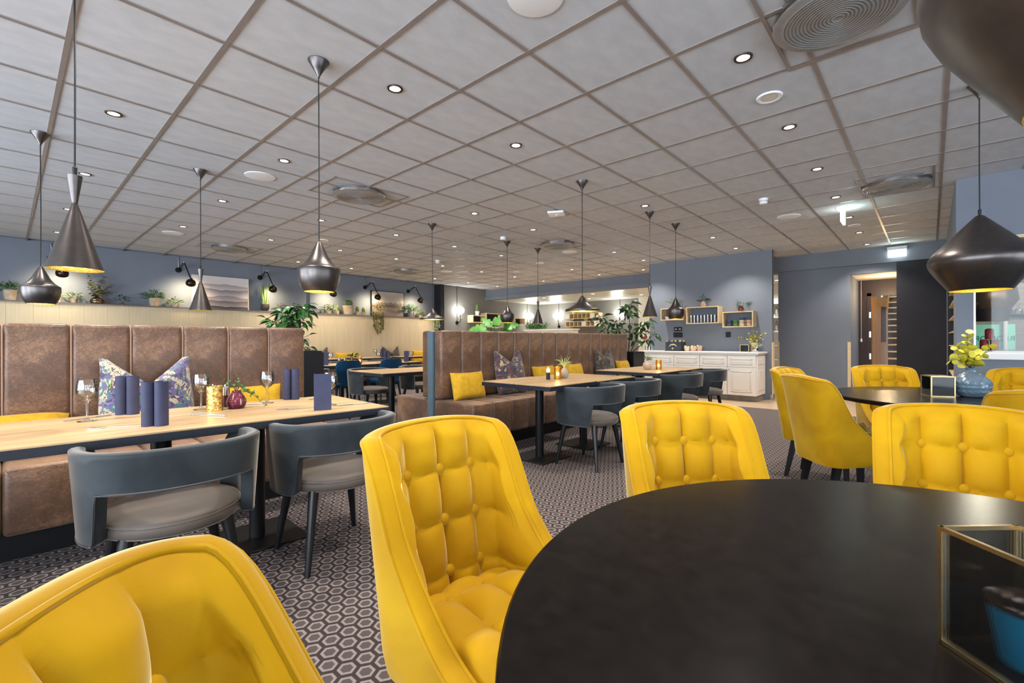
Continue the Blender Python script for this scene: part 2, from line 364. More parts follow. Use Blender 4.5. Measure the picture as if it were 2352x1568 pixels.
# ------------------------------------------------------------------ floor
struct('floor', BX(-4.4, 8.2, -4.6, 11.2, -.06, 0), M_carpet, label='grey and brown hexagon patterned carpet')
struct('floor', BX(8.2, 19, -4.6, 11.2, -.06, -.002), M_floor2, label='smooth taupe floor in front of the white sideboard')

# ------------------------------------------------------------------ ceiling: slab, tiles, grid runners
ceil_o = struct('ceiling', BX(-4.4, 10.78, -4.6, 11.1, CE + .04, CE + .16), M_ceil, label='suspended ceiling of square grey felt tiles in a bronze grid')
GX, GY, G = -.36496, 3.51582, .6
def to_px(x, y, z):
    p = Vector((x, y, z - EYE)); d = p.dot(fw)
    return (1176 + F_PX * p.dot(rt) / d, 782.4 - F_PX * p.z / d, d) if d > .05 else None
tiles = []
for i in range(-7, 19):
    for j in range(-14, 13):
        x, y = GX + (i + .5) * G, GY + (j + .5) * G
        if x > 10.75 or x < -4.2 or y > 11 or y < -4.5: continue
        cs = [to_px(x + a * .3, y + b * .3, CE) for a in (-1, 1) for b in (-1, 1)]
        if None in cs: continue
        if x > 7 and y < -.3: continue
        if max(c[0] for c in cs) < -500 or min(c[0] for c in cs) > 2850 or max(c[1] for c in cs) < -500: continue
        inside = max(c[0] for c in cs) > 0 and min(c[0] for c in cs) < 2352 and max(c[1] for c in cs) > 0
        tiles.append((not inside, (cs[0][2]), x, y))
tiles.sort()
HT = G / 2 - .008
tmesh = BX(-HT, HT, -HT, HT, 0, .018).mesh('ceiling_tile', M_tile)
for _, _, x, y in tiles[:300]: obj('ceiling_tile', tmesh, parent=ceil_o, loc=(x, y, CE + .006))
rest = MB()
for _, _, x, y in tiles[300:]: rest.box(x - HT, x + HT, y - HT, y + HT, CE + .006, CE + .024)
rest.box(6.83, 10.54, -.199, -.084 - .012, CE + .004, CE + .02)
if rest.v: tag(obj('ceiling_tile', rest, M_tile, ceil_o), kind='stuff')
RW = .012
for i in range(-6, 20):
    x = GX + i * G
    if -4.3 < x < 10.74:
        y1 = 10.94; y0 = -4.5 if x < 6.7 else -.2
        obj('grid_runner', BX(x - RW, x + RW, y0, y1, CE, CE + .03), M_grid, ceil_o)
for j in range(-13, 13):
    y = GY + j * G
    if -4.5 < y < 10.93:
        x1 = 10.74 if y > -.2 else 6.7
        obj('grid_runner', BX(-4.3, x1, y - RW, y + RW, CE + .001, CE + .03), M_grid, ceil_o)

# ------------------------------------------------------------------ walls
YB = 10.95
struct('wall_back', BX(-4.4, 13.7, YB, YB + .2, 0, CE + .1), M_wall, label='slate blue back wall behind the plant ledge')
obj('wall_panel', BX(8.70, 13.55, YB - .012, YB, 0, 2.78), M_wall_far, bpy.data.objects['wall_back'])
struct('wall_left', MB().box(-4.4, -4.2, -4.6, 11.1, 0, .25).box(-4.4, -4.2, -4.6, 11.1, 2.65, CE + .1)
       .box(-4.4, -4.2, -4.6, -3.5, .25, 2.65).box(-4.4, -4.2, -1.3, -.5, .25, 2.65).box(-4.4, -4.2, 1.7, 2.5, .25, 2.65)
       .box(-4.4, -4.2, 4.7, 5.5, .25, 2.65).box(-4.4, -4.2, 7.7, 11.1, .25, 2.65), M_wall, label='window wall at the left of the room')
struct('wall_front', MB().box(-4.4, 6.9, -4.7, -4.5, 0, .35).box(-4.4, 6.9, -4.7, -4.5, 2.55, CE + .1)
       .box(-4.4, -3.4, -4.7, -4.5, .35, 2.55).box(-1, -.4, -4.7, -4.5, .35, 2.55).box(2, 2.6, -4.7, -4.5, .35, 2.55).box(5, 6.9, -4.7, -4.5, .35, 2.55), M_wall, label='street front wall behind the viewer')
# right wall with the serving window
struct('wall_right', MB().box(6.7, 6.82, -4.6, -.2, 0, .93).box(6.7, 6.82, -4.6, -.2, 2.13, CE + .1).box(6.7, 6.82, -.33, -.2, .93, 2.13)
       .box(6.7, 6.82, -4.6, -2.9, .93, 2.13).box(6.82, 7.45, -.3, -.2, 0, CE + .1).box(10.3, 10.8, -.3, -.2, 0, CE + .1).box(7.45, 10.3, -.3, -.2, 2.32, CE + .1), M_wall, label='slate blue wall with the serving window')
win = struct('window_1', MB().box(6.66, 6.72, -2.9, -.27, .90, .955).box(6.67, 6.84, -2.95, -.25, .955, .985), M_white, label='serving window with a white sill in the right wall')
obj('window_frame', MB().box(6.72, 6.8, -.345, -.31, .985, 2.1).box(6.72, 6.8, -2.9, -2.85, .985, 2.1), M_steel, win)
obj('window_head', BX(6.69, 6.83, -2.9, -.3, 2.10, 2.13), M_boxwood, win)
obj('glass_pane', BX(6.76, 6.768, -2.86, -.335, .985, 2.1), M_pane, win)
# sideboard wall, free-standing end
struct('wall_counter', BX(9.51, 9.63, 2.16, 4.56, 0, CE + .03), M_wall, label='slate blue wall behind the white sideboard')
# header beams and low far room
struct('trim_1', MB().box(10.74, 10.95, 4.56, YB, 2.54, CE + .1).box(10.70, 10.95, 4.4, YB, 2.44, 2.54), M_wall, label='slate blue ceiling beam above the far room')
struct('trim_2', MB().box(10.55, 10.80, -.2, 4.56, 2.49, CE + .1).box(10.545, 10.8, -.2, 4.56, 2.475, 2.49), M_wall, label='slate blue beam above the passage')
struct('wall_far', MB().box(13.55, 13.75, 6.86, YB + .1, 0, 2.6), M_wall_far, label='warm grey end wall of the far room')
struct('wall_far', MB().box(13.52, 13.75, 2.9, 6.86, 0, 2.6), M_cream, label='cream wall strip beside the sideboard wall')
struct('ceiling', BX(10.80, 13.75, 2.3, YB, 2.45, 2.55), M_lowceil, label='low pale ceiling of the far room')
lc = bpy.data.objects['ceiling.001']
for k in range(5): obj('panel_joint', BX(10.96, 13.55, 5.2 + 1.2 * k, 5.21 + 1.2 * k, 2.448, 2.452), M_wall_far, lc)
# passage wall with doorway
struct('wall_entrance', MB().box(10.62, 10.74, 1.11, 2.30, 0, 2.48).box(10.62, 10.74, .44, 1.11, 2.32, 2.48)
       .box(10.74, 12.0, 1.11, 1.17, 0, 2.48), M_wall, label='slate blue passage wall with the doorway')
struct('wall_entrance', MB().box(10.74, 12.0, -.2, 1.11, 2.33, 2.40), M_cream, label='pale soffit of the doorway recess')
struct('wall_entrance', MB().box(10.55, 10.62, -.2, .44, 0, 2.475), M_wall_dark, label='charcoal wall panel right of the doorway')
struct('wall_entrance', MB().box(12.0, 12.1, .95, 1.12, 0, 2.34).box(12.0, 12.1, -.3, .95, 2.06, 2.34).box(12.0, 12.1, -.3, .12, 0, 2.34), M_brown, label='dark brown inner wall around the stair door')
struct('wall_entrance', MB().box(16.8, 17, -1.5, 2.6, 0, 3.2).box(12.1, 17, 1.5, 1.6, 0, 3.2).box(12.1, 17, -1.6, -1.5, 0, 3.2), M_wall_far, label='pale stairwell walls behind the door')
struct('wall_entrance', MB().box(12.4, 12.6, 1.6, 3.0, 0, 2.6), M_cream, label='bright cream wall at the end of the passage')
# wood panelling below the ledge, board by board
pan = struct('trim_3', BX(-4.2, 8.58, 10.72, YB, 0, 1.72), M_ledge, label='pale oak board panelling under the plant ledge')
bw = .2985
bmesh_ = BX(-bw / 2, bw / 2, 0, .035, .40, 1.74).mesh('board', M_panel)
x = -4.05
while x < 8.5:
    obj('board', bmesh_, parent=pan, loc=(x, 10.685, 0)); x += .30
obj('ledge_top', BX(-4.2, 8.60, 10.66, YB, 1.74, 1.762), M_ledge, pan)
struct('trim_4', BX(4.86, 5.06, YB - .06, YB, 1.762, CE), M_wall, label='slim pilaster on the back wall')
struct('trim_5', BX(8.60, 8.74, YB - .30, YB, 0, CE), M_wall_dark, label='dark pilaster at the end of the plant ledge')
# pale corner guards
for k, (x0, x1, y0, y1, h, l) in enumerate(((9.495, 9.64, 2.150, 2.163, 1.06, 'pale corner guard on the end of the sideboard wall'),
                                       (10.60, 10.62, 2.28, 2.31, 1.06, 'pale corner guard at the far passage edge'),
                                       (10.60, 10.62, 1.10, 1.15, 1.06, 'pale corner guard beside the doorway'))):
    struct('trim_%d' % (6 + k), BX(x0, x1, y0, y1, .05, h), M_boxwood, label=l)
struct('baseboard_1', BX(9.50, 9.65, 2.145, 2.20, 0, .1), M_steel, label='metal foot of the sideboard wall end')

# ------------------------------------------------------------------ ceiling fixtures
CB = CE + .006     # face of the tiles
WARM = (1, .92, .82)
def gp(i, j): return (GX + i * G, GY + j * G)
def make_downlight():
    t = thing('downlight', 'small round recessed downlight with bronze trim ring in the tiled ceiling', 'ceiling light', group='recessed downlights in the tiled ceiling')
    obj('trim_ring', MB().lathe([(.036, 0), (.036, -.006), (.050, -.007), (.052, 0)], 24), M_ringdark, t)
    obj('lens', MB().lathe([(.0001, -.0035), (.037, -.0035)], 24), M_lens, t)
    return t
dl0 = make_downlight(); first = True
DL = [(5.5, -4.5), (7.5, -4.5), (9.5, -4.5), (11.5, -4.5), (13.5, -4.5), (15.5, -4.5), (17.5, -4.5),
      (3.5, -1.5), (5.5, -1.5), (9.5, -1.5), (13.5, -1.5), (15.5, -1.5),
      (1.5, 1.5), (3.5, 1.5), (7.5, 1.5), (9.5, 1.5), (13.5, 1.5), (15.5, 1.5), (17.5, 2.5),
      (1.5, 4.5), (3.5, 4.5), (5.5, 4.5), (7.5, 4.5), (9.5, 4.5), (11.5, 4.5), (15.5, 4.5), (17.5, 4.5),
      (1.5, 7.5), (3.5, 7.5), (5.5, 7.5), (7.5, 7.5), (9.5, 7.5), (11.5, 7.5), (13.5, 7.5), (15.5, 7.5), (17.5, 7.5),
      (1.5, 10.5), (7.5, 10.5), (9.5, 10.5), (13.5, 10.5), (15.5, 10.5), (17.5, 10.5),
      (1.5, -1.5), (-.5, -1.5), (1.5, -4.5), (3.5, -4.5), (-.5, 1.5), (-.5, 4.5), (-2.5, -1.5), (-2.5, 2.5)]
ORD = ['first', 'second', 'third', 'fourth', 'fifth', 'sixth', 'seventh', 'eighth', 'ninth', 'tenth', 'eleventh', 'twelfth']
ROWN = {-4.5: 'running to the exit signs', -1.5: 'above the middle tables', 1.5: 'above the middle banquette', 4.5: 'just behind the banquettes', 7.5: 'above the back tables', 10.5: 'nearest the plant ledge', 2.5: 'by the sideboard wall'}
rcount = {}
for q_, (i, j) in enumerate(DL):
    x, y = gp(i, j)
    t = dl0 if first else dup(dl0, (x, y, CB), 0)
    if first: t.location = (x, y, CB); first = False
    if q_ < 42: k_ = rcount.get(j, 0); rcount[j] = k_ + 1; t['label'] = '%s recessed downlight along the ceiling row %s' % (ORD[k_], ROWN[j])
    else: t['label'] = 'recessed downlight close to the viewer beyond the edge of the photo'
    light('downlight_beam', 'SPOT', (0, 0, -.012), 50, WARM, parent=t, spot_size=math.radians(115), spot_blend=.7, shadow_soft_size=.035)

for (i, j), l in (((3.5, -3.5), 'large white round ceiling disc cut by the top edge of the photo'), ((3.5, 2.5), 'large white round ceiling disc near the left pendants'),
                  ((3.5, 8.5), 'large white round ceiling disc above the far left wall lamps'), ((12.5, 2.5), 'white round ceiling disc behind the middle pendants'),
                  ((12.5, 8.5), 'white round ceiling disc near the back wall'), ((12.5, -3.5), 'white round ceiling disc near the hanging exit sign')):
    x, y = gp(i, j)
    tag(obj('speaker_cover', MB().lathe([(.0001, -.008), (.125, -.008), (.137, -.006), (.14, 0)], 36), M_whiteplastic, loc=(x, y, CB)), l, 'ceiling speaker', 'round ceiling speakers')
for (i, j), l in (((6.5, -4.5), 'white valve cover between two downlights at upper right'), ((14.5, -4.5), 'small white valve cover beside the exit sign row'),
                  ((6.5, 6.5), 'white valve cover half hidden by the large bell pendant'), ((14.5, 6.5), 'tiny white valve cover far back over the beam'), ((13.5, 4.5), 'white valve cover by the far small cone pendant')):
    x, y = gp(i, j); t = thing('valve_cover', l, 'ceiling valve', (x, y, CB), group='ceiling valve covers')
    obj('rim', MB().lathe([(.052, -.006), (.075, -.010), (.082, 0)], 28), M_whiteplastic, t)
    obj('plate', MB().lathe([(.0001, -.004), (.054, -.004)], 28), M_cream, t)
def ring_profile():
    p = [(.0001, -.052)]
    r = .02
    while r < .245: p += [(r, -.052), (r + .006, -.057), (r + .012, -.052)]; r += .0165
    return p + [(.262, -.052), (.285, -.046)]
dfm = None
M_diff = mat('grey_diffuser_metal', srgb(150, 148, 146), .4, .4)
for (x, y), l in (((2.69, 4.77), 'round perforated air diffuser left of the tall middle pendants'), ((2.68, 9.2), 'round air diffuser above the left wall lamps'),
                  ((6.39, 9.19), 'far round air diffuser near the back wall'), ((6.40, 4.75), 'round air diffuser above the middle sofa'),
                  ((6.40, .27), 'round air diffuser in front of the exit signs'), ((2.82, .34), 'large round perforated air diffuser at the top right edge')):
    t = thing('air_diffuser', l, 'air vent', (x, y, CB), group='round air diffusers')
    obj('face_plate', MB().lathe(ring_profile(), 48), M_diff, t)
    obj('collar', MB().lathe([(.285, -.046), (.288, -.04), (.27, -.034), (.27, -.022), (.286, -.018), (.286, 0)], 48), M_steel, t)
    fx = .44
    obj('cut_frame', MB().box(-fx, fx, -.31, -.29, -.007, -.001).box(-fx, fx, .29, .31, -.007, -.001).box(-fx - .01, -fx + .01, -.31, .31, -.0075, -.001).box(fx - .01, fx + .01, -.31, .31, -.0075, -.001), M_grid, t)
def detector(x, y, l, s=1):
    t = thing('smoke_detector', l, 'smoke detector', (x, y, CB), group='smoke detectors')
    obj('base', MB().lathe([(.0001, -.02), (.05 * s, -.02), (.052 * s, 0)], 24), M_whiteplastic, t)
    obj('sensor_head', MB().lathe([(.0001, -.062 * s), (.034 * s, -.062 * s), (.044 * s, -.05 * s), (.044 * s, -.03), (.036 * s, -.02)], 24), M_whiteplastic, t)
    obj('vent_ring', MB().lathe([(.0455 * s, -.034 * s), (.0455 * s, -.03 * s)], 24), M_steel, t)
detector(6.03, 7.56, 'white smoke detector above the back tables'); detector(6.04, 1.46, 'white smoke detector left of the exit signs')
t = thing('motion_sensor', 'small white cylindrical sensor on the ceiling above the middle pendant', 'sensor', (5.39, 5.09, CB))
obj('housing', MB().lathe([(.0001, -.05), (.04, -.05), (.045, -.045), (.045, 0)], 24), M_whiteplastic, t); obj('eye', MB().lathe([(.0001, -.054), (.012, -.0535), (.014, -.05)], 12), M_cord, t)
t = thing('access_point', 'flat white wireless access point on the middle of the ceiling', 'router', (4.80, 3.58, CB))
obj('bracket', BX(-.06, .06, -.06, .06, -.014, 0), M_cord, t)
ap = MB(); ap.rbox(-.105, .105, -.105, .105, -.042, -.012, b=.012, seg=3); ap.xf(Matrix.Rotation(.5, 4, 'Z')); obj('cover', ap, M_whiteplastic, t)
obj('status_light', BX(-.004, .004, -.004, .004, -.0428, -.042), M_led, t)

# exit signs
def pictogram(par, y0, z0, s, x, m):   # running figure and arrow, on the face x = const
    g = MB()
    def q(a, b, c, d): g.box(x - .001, x + .001, y0 + a * s, y0 + b * s, z0 + c * s, z0 + d * s)
    q(.0, .12, .1, .9); q(.30, .42, .70, .84); q(.24, .40, .38, .68); q(.14, .26, .52, .6); q(.38, .52, .5, .58); q(.18, .28, .12, .38); q(.36, .46, .1, .4); q(.44, .56, .1, .18)
    q(.75, 1.25, .45, .55); g.add([(x, y0 + 1.25 * s, z0 + .3 * s), (x, y0 + 1.5 * s, z0 + .5 * s), (x, y0 + 1.25 * s, z0 + .7 * s)], [(0, 1, 2)])
    obj('pictogram', g, m, par)
t = thing('exit_sign', 'lit exit sign mounted flat on the beam above the doorway', 'exit sign', (10.54, .43, 2.72))
obj('housing', BX(-.06, 0, -.135, .135, -.045, .01), M_steel, t)
obj('light_panel', BX(-.045, -.03, -.125, .125, -.17, -.045), M_exit, t)
pictogram(t, .075, -.13, .03, -.0462, M_exitgreen)
pictogram(t, -.122, -.145, .02, -.0462, M_exitgreen)
light('sign_glow', 'POINT', (-.09, 0, -.1), 2.0, (.75, 1, .9), parent=t, shadow_soft_size=.08)
t = thing('exit_sign', 'lit exit sign hanging edge on from the ceiling tiles', 'exit sign', (7.16, .82, CB))
obj('ceiling_plate', BX(-.11, .11, -.06, .06, -.012, 0), M_whiteplastic, t)
obj('light_panel', BX(-.13, .13, -.012, .012, -.19, -.012), M_exit, t)
pg = MB()
for a in (-.1, .02): pg.box(a, a + .03, -.0135, -.0125, -.165, -.04)
pg.box(-.05, -.01, -.0135, -.0125, -.12, -.08); obj('pictogram', pg, M_exitgreen, t)
light('sign_glow', 'POINT', (0, -.05, -.1), 1.6, (.8, 1, .95), parent=t, shadow_soft_size=.08)

# ------------------------------------------------------------------ pendants
PROF = {
    'bell': [(.084, 0), (.096, .017), (.106, .038), (.114, .064), (.119, .092), (.120, .118), (.1195, .134), (.1165, .141), (.106, .147), (.094, .156), (.080, .169), (.066, .187), (.053, .209), (.041, .235), (.029, .262), (.018, .284), (.009, .300)],
    'cone': [(.095, 0), (.0805, .047), (.066, .095), (.0515, .142), (.037, .19), (.0225, .238), (.0105, .277), (.0095, .285), (.011, .292), (.016, .33), (.021, .365), (.0255, .40)],
    'wide': [(.174, 0), (.180, .006), (.180, .019), (.176, .023), (.155, .031), (.128, .042), (.102, .056), (.080, .072), (.062, .090), (.047, .110), (.034, .132), (.022, .152), (.010, .166)],
    'stout': [(.152, 0), (.182, .045), (.212, .090), (.240, .135), (.256, .170), (.260, .195), (.254, .222), (.236, .250), (.205, .285), (.160, .335), (.110, .390), (.060, .445), (.022, .487), (.012, .492)]}
pend_mesh = {}
def pendant(kind, x, y, zb, label, energy=5):
    t = thing('pendant_lamp', label, 'pendant lamp', (x, y, CB), group='black pendant lamps')
    p = PROF[kind]; h = p[-1][1]; z0 = zb - CB
    if kind not in pend_mesh:
        body = MB().lathe(p, 48); inn = [(r * .965 - .0005, z + .001) for r, z in p[:-3]] if kind != 'cone' else [(r - .003, z + .001) for r, z in p[:5]]
        pend_mesh[kind] = (body.mesh('shade', M_pend, 50),
                           MB().lathe([(p[0][0], 0)] + [(max(r, .004), z) for r, z in inn] + [(.003, inn[-1][1] + .005)], 48).mesh('lining', M_brassin, 60))
    obj('shade', pend_mesh[kind][0], parent=t, loc=(0, 0, z0)); obj('lining', pend_mesh[kind][1], parent=t, loc=(0, 0, z0))
    obj('canopy', MB().lathe([(.060, 0), (.060, -.004), (.030, -.05), (.009, -.088), (.006, -.10), (.0035, -.102)], 28, cap0=True), M_pend, t)
    bend = MB().tube([(0, 0, -.10), (.002, .001, (z0 + h - .1) * .5), (0, 0, z0 + h - .004)], .0034, 8); obj('cord', bend, M_cord, t)
    if kind in ('cone', 'stout'): obj('cord_grip', MB().lathe([(.007, z0 + h - .01), (.009, z0 + h + .035), (.004, z0 + h + .04)], 12), M_cord, t)
    bz = z0 + (.055 if kind != 'wide' else .028); br = .032 if kind != 'cone' else .024
    obj('bulb', MB().ball((0, 0, bz), br, 16, 10), M_bulb, t)
    light('bulb_light', 'POINT', (0, 0, z0 + .012), energy, (1, .95, .76), parent=t, shadow_soft_size=.03)
    return t
pendant('cone', .20, 2.70, 1.408, 'large black hourglass pendant hanging nearest at the left')
pendant('bell', 1.26, 2.70, 1.395, 'black bell pendant over the left table')
pendant('wide', 4.07, 2.70, 1.405, 'wide flared black pendant over the middle table')
pendant('cone', 5.64, 2.70, 1.405, 'black hourglass pendant in front of the far beam end')
pendant('bell', 6.46, 2.70, 1.405, 'black bell pendant in front of the wooden wall boxes')
pendant('bell', .19, 5.26, 1.405, 'black bell pendant partly behind the hourglass pendant at the left edge')
pendant('cone', 1.28, 5.26, 1.405, 'slim black hourglass pendant in front of the mountain picture')
pendant('wide', 4.10, 5.26, 1.405, 'wide flared black pendant over the end of the middle sofa')
pendant('bell', 5.67, 5.26, 1.405, 'black bell pendant in front of the far shelf boxes')
pendant('cone', 6.49, 5.26, 1.405, 'slim black hourglass pendant between the two far wall lights')
pendant('stout', 4.29, -.24, 1.42, 'broad squat black pendant above the far round table', 9)
pendant('stout', .93, -.245, 1.40, 'broad squat black pendant cut off at the top right corner', 9)

# ------------------------------------------------------------------ swing arm wall lamps
M_bronze = mat('dark_bronze_shade', srgb(58, 44, 38), .25, .8)
def wall_lamp(x, label):
    t = thing('wall_lamp', label, 'wall lamp', (x, YB, 2.51), group='swing arm lamps above the plant ledge')
    obj('wall_mount', MB().lathe([(.0001, .03), (.045, .028), (.052, .015), (.052, 0)], 24).xf(Matrix.Rotation(PI / 2, 4, 'X')), M_black, t)
    obj('conduit', MB().tube([(0, -.012, .03), (0, -.012, CE - 2.51)], .008, 8), M_steel, t)
    obj('arm', MB().tube([(0, -.03, .01), (.02, -.30, .12)], .009, 8).tube([(.02, -.03, -.005), (.04, -.30, .11)], .006, 8), M_black, t)
    obj('elbow', MB().ball((.03, -.305, .12), .022, 12, 8), M_steel, t)
    obj('arm', MB().tube([(.03, -.305, .12), (.10, -.46, -.20)], .011, 8), M_black, t)
    sh = MB().lathe([(.078, -.085), (.083, -.068), (.082, -.04), (.070, -.008), (.048, .014), (.022, .024), (.016, .03), (.016, .055), (.0001, .058)], 28)
    tilt = Matrix.Translation((.105, -.475, -.245)) @ Matrix.Rotation(math.radians(38), 4, 'X')
    obj('shade', sh.xf(tilt), M_bronze, t)
    obj('bulb', MB().ball(tilt @ Vector((0, 0, -.045)), .03, 12, 8), M_bulb, t)
    p = tilt @ Vector((0, 0, -.10))
    l = light('lamp_beam', 'SPOT', p, 30, (1, .80, .50), parent=t, spot_size=math.radians(140), spot_blend=1, shadow_soft_size=.06)
    l.rotation_euler = (math.radians(58), 0, 0)   # towards the wall and the ledge
for x, l in ((.52, 'swing arm wall lamp behind the nearest hourglass pendant'), (2.29, 'swing arm wall lamp left of the mountain picture'), (3.78, 'swing arm wall lamp above the aloe pot'),
             (5.14, 'swing arm wall lamp mostly hidden by the bell pendant'), (6.33, 'swing arm wall lamp over the forest picture'), (7.67, 'swing arm wall lamp right of the forest picture')):
    wall_lamp(x, l)

# far room wall lights with opal globes
def sconce(loc, rz, top, label):
    t = thing('wall_light', label, 'wall lamp', loc, rz, 'opal globe wall lights of the far room')
    obj('backplate', MB().lathe([(.0001, .03), (.05, .025), (.06, 0)], 20).xf(Matrix.Translation((0, 0, -.38)) @ Matrix.Rotation(PI / 2, 4, 'X')), M_black, t)
    obj('arm', MB().tube([(0, -.02, -.38), (.04, -.10, -.36), (.06, -.12, -.28), (.02, -.12, -.14)], .010, 8), M_black, t)
    obj('knob', MB().ball((.1, -.1, -.26), .03, 10, 6), M_brass, t)
    obj('globe', MB().ball((0, -.14, 0), .14, 20, 12, .85), M_globe, t)
    obj('cable', MB().tube([(0, -.012, -.36), (0, -.012, top - loc[2])], .006, 6), M_cord, t)
    light('globe_light', 'POINT', (0, -.34, 0), 7, (.97, 1, .93), parent=t, shadow_soft_size=.12)
sconce((9.48, YB - .012, 2.05), 0, CE, 'glowing globe wall light at the left of the far room')
sconce((12.86, YB - .012, 2.0), 0, 2.45, 'glowing globe wall light left of the slim hourglass pendant')
sconce((13.55, 10.0, 2.0), -PI / 2, 2.45, 'glowing globe wall light right of the slim hourglass pendant')
sconce((13.55, 7.52, 2.0), -PI / 2, 2.45, 'globe wall light hidden behind the tall leafy plant')

# ------------------------------------------------------------------ yellow tub chairs
def smooth(t): t = max(0, min(1, t)); return t * t * (3 - 2 * t)
def resample(pts, n):
    ln = [0]
    for a, b in zip(pts, pts[1:]): ln.append(ln[-1] + math.hypot(b[0] - a[0], b[1] - a[1]))
    out = []; k = 0
    for i in range(n):
        s_ = ln[-1] * i / (n - 1)
        while k < len(ln) - 2 and ln[k + 1] < s_: k += 1
        u = (s_ - ln[k]) / max(1e-9, ln[k + 1] - ln[k])
        out.append((pts[k][0] + (pts[k + 1][0] - pts[k][0]) * u, pts[k][1] + (pts[k + 1][1] - pts[k][1]) * u))
    return out, ln[-1]
def tub_path(hx, yf, yc, yb, e, n):
    pts = []
    for i in range(41): pts.append((-hx, yf + (yc - yf) * i / 40))
    for i in range(1, 160):
        th = -PI / 2 + PI * i / 160
        pts.append((hx * math.copysign(abs(math.sin(th)) ** e, math.sin(th)), yc + (yb - yc) * abs(math.cos(th)) ** e))
    for i in range(41): pts.append((hx, yc + (yf - yc) * i / 40))
    return resample(pts, n)
COLS, ROWS = (-.108, 0, .108), (.735, .60, .465)
def build_tub():
    NU = 121; path, L = tub_path(.203, .22, -.12, -.255, .52, NU)
    nor = []
    for i in range(NU):
        a, b = path[max(0, i - 1)], path[min(NU - 1, i + 1)]; tx, ty = b[0] - a[0], b[1] - a[1]; q = math.hypot(tx, ty)
        nor.append((-ty / q, tx / q))          # points into the seat
    arc = [-L / 2 + L * i / (NU - 1) for i in range(NU)]
    def ztop(a):
        a = abs(a)
        if a < .21: return .872 - .020 * (a / .21) ** 2
        t_ = (a - .21) / (L / 2 - .21); return .852 - .012 * smooth(t_ * 4) - .425 * (1 - (1 - min(1, t_)) ** 2.6) * smooth(t_ * 4)
    def lean(x, y, z):
        k = max(0, (z - .40) / .46); wb = smooth((.16 - y) / .36)
        return (x * (1 + .05 * k), y - .085 * k * wb - .0 * k, z)
    def puff(a, z, zt):
        aa = abs(a)
        fu = abs(math.sin(PI * a / .108)) if aa < .108 else math.sin(PI / 2 * min(1, (aa - .108) / .06))
        if z > ROWS[0]: fv = math.sin(PI / 2 * min(1, (z - ROWS[0]) / .06))
        else: fv = abs(math.sin(PI * (z - ROWS[0]) / .135))
        fade = smooth((.40 - aa) / .12) * smooth((zt - z) / .05 + .25)
        ed = max(0, min(1, fade))
        return .036 * ed * (fu ** .45) * (.42 + .58 * fv ** .45)
    NI = 46; NO = 12; rows = []
    for v in range(NO + 1):                      # outside, bottom to top
        r = []
        for i in range(NU):
            zt = ztop(arc[i]) - .012; zb = .305 + .02 * smooth((abs(arc[i]) - .2) / .3); z = zb + (zt - zb) * v / NO
            x, y, _ = lean(path[i][0], path[i][1], z); tuck = .014 * (1 - min(1, v / 1.5)); o = -.028 + tuck
            r.append((x + nor[i][0] * o, y + nor[i][1] * o, z))
        rows.append(r)
    for off, dz in ((-.024, -.004), (-.012, .002), (.002, .003), (.016, -.002)):
        r = []
        for i in range(NU):
            z = ztop(arc[i]) + dz; x, y, _ = lean(path[i][0], path[i][1], z); r.append((x + nor[i][0] * off, y + nor[i][1] * off, z))
        rows.append(r)
    for v in range(NI + 1):                      # inside, top to bottom
        r = []
        for i in range(NU):
            zt = ztop(arc[i]) - .012; zb = min(.38, zt - .03); z = zt + (zb - zt) * v / NI
            x, y, _ = lean(path[i][0], path[i][1], z); o = .022 + puff(arc[i], z, zt)
            r.append((x + nor[i][0] * o, y + nor[i][1] * o, z))
        rows.append(r)
    shell = MB().grid(rows)
    # close the two front ends
    for i in (0, NU - 1):
        ids = [k * NU + i for k in range(len(rows))]; shell.f.append(tuple(ids if i else ids[::-1]))
    def surf(a, z, extra=0):
        i = min(range(NU), key=lambda k: abs(arc[k] - a)); x, y, _ = lean(path[i][0], path[i][1], z)
        o = .022 + extra; return Vector((x + nor[i][0] * o, y + nor[i][1] * o, z)), Vector((nor[i][0], nor[i][1], .12)).normalized()
    pipe_in = [tuple(Vector(rows[NO + 4][i]) + Vector((nor[i][0] * .002, nor[i][1] * .002, 0))) for i in range(NU)]
    pipe_out = [rows[NO][i] for i in range(NU)]
    piping = MB().tube(pipe_in, .0045, 6).tube(pipe_out, .004, 6)
    # seat
    NS = 33; rows = []
    def seat_pt(u, v, z): # superellipse plan from the square
        x = (2 * u - 1); y = (2 * v - 1); x2 = x * math.sqrt(max(0, 1 - .32 * y * y)); y2 = y * math.sqrt(max(0, 1 - .32 * x * x)); return (x2 * .193, .02 + y2 * .250, z)
    top = []
    for a in range(NS):
        r = []
        for b in range(NS):
            u, v = a / (NS - 1), b / (NS - 1); x, y, _ = seat_pt(u, v, 0)
            ed = min(u, v, 1 - u, 1 - v); dome = smooth(ed / .09)
            fx = abs(math.sin(PI * (x + .06) / .12)); fy = abs(math.sin(PI * (y - .0) / .15))
            r.append((x, y, .405 + .035 * dome + .028 * dome * fx ** .55 * fy ** .55))
        top.append(r)
    seat = MB().grid(top)
    per = [(k, 0) for k in range(NS)] + [(NS - 1, k) for k in range(1, NS)] + [(k, NS - 1) for k in range(NS - 2, -1, -1)] + [(0, k) for k in range(NS - 2, 0, -1)]
    p0 = [top[a][b] for a, b in per]; seat.grid([p0, [(x, y, .37) for x, y, z in p0], [(x * .97, y * .97, .31) for x, y, z in p0], [(x * .9, y * .9, .30) for x, y, z in p0]], wrap=True)
    seat.f.append(tuple(len(seat.v) - len(p0) + k for k in range(len(p0))))
    btn = MB().lathe([(.0001, .008), (.008, .0075), (.0135, .005), (.0165, .0005), (.016, -.005)], 14)
    bts = []
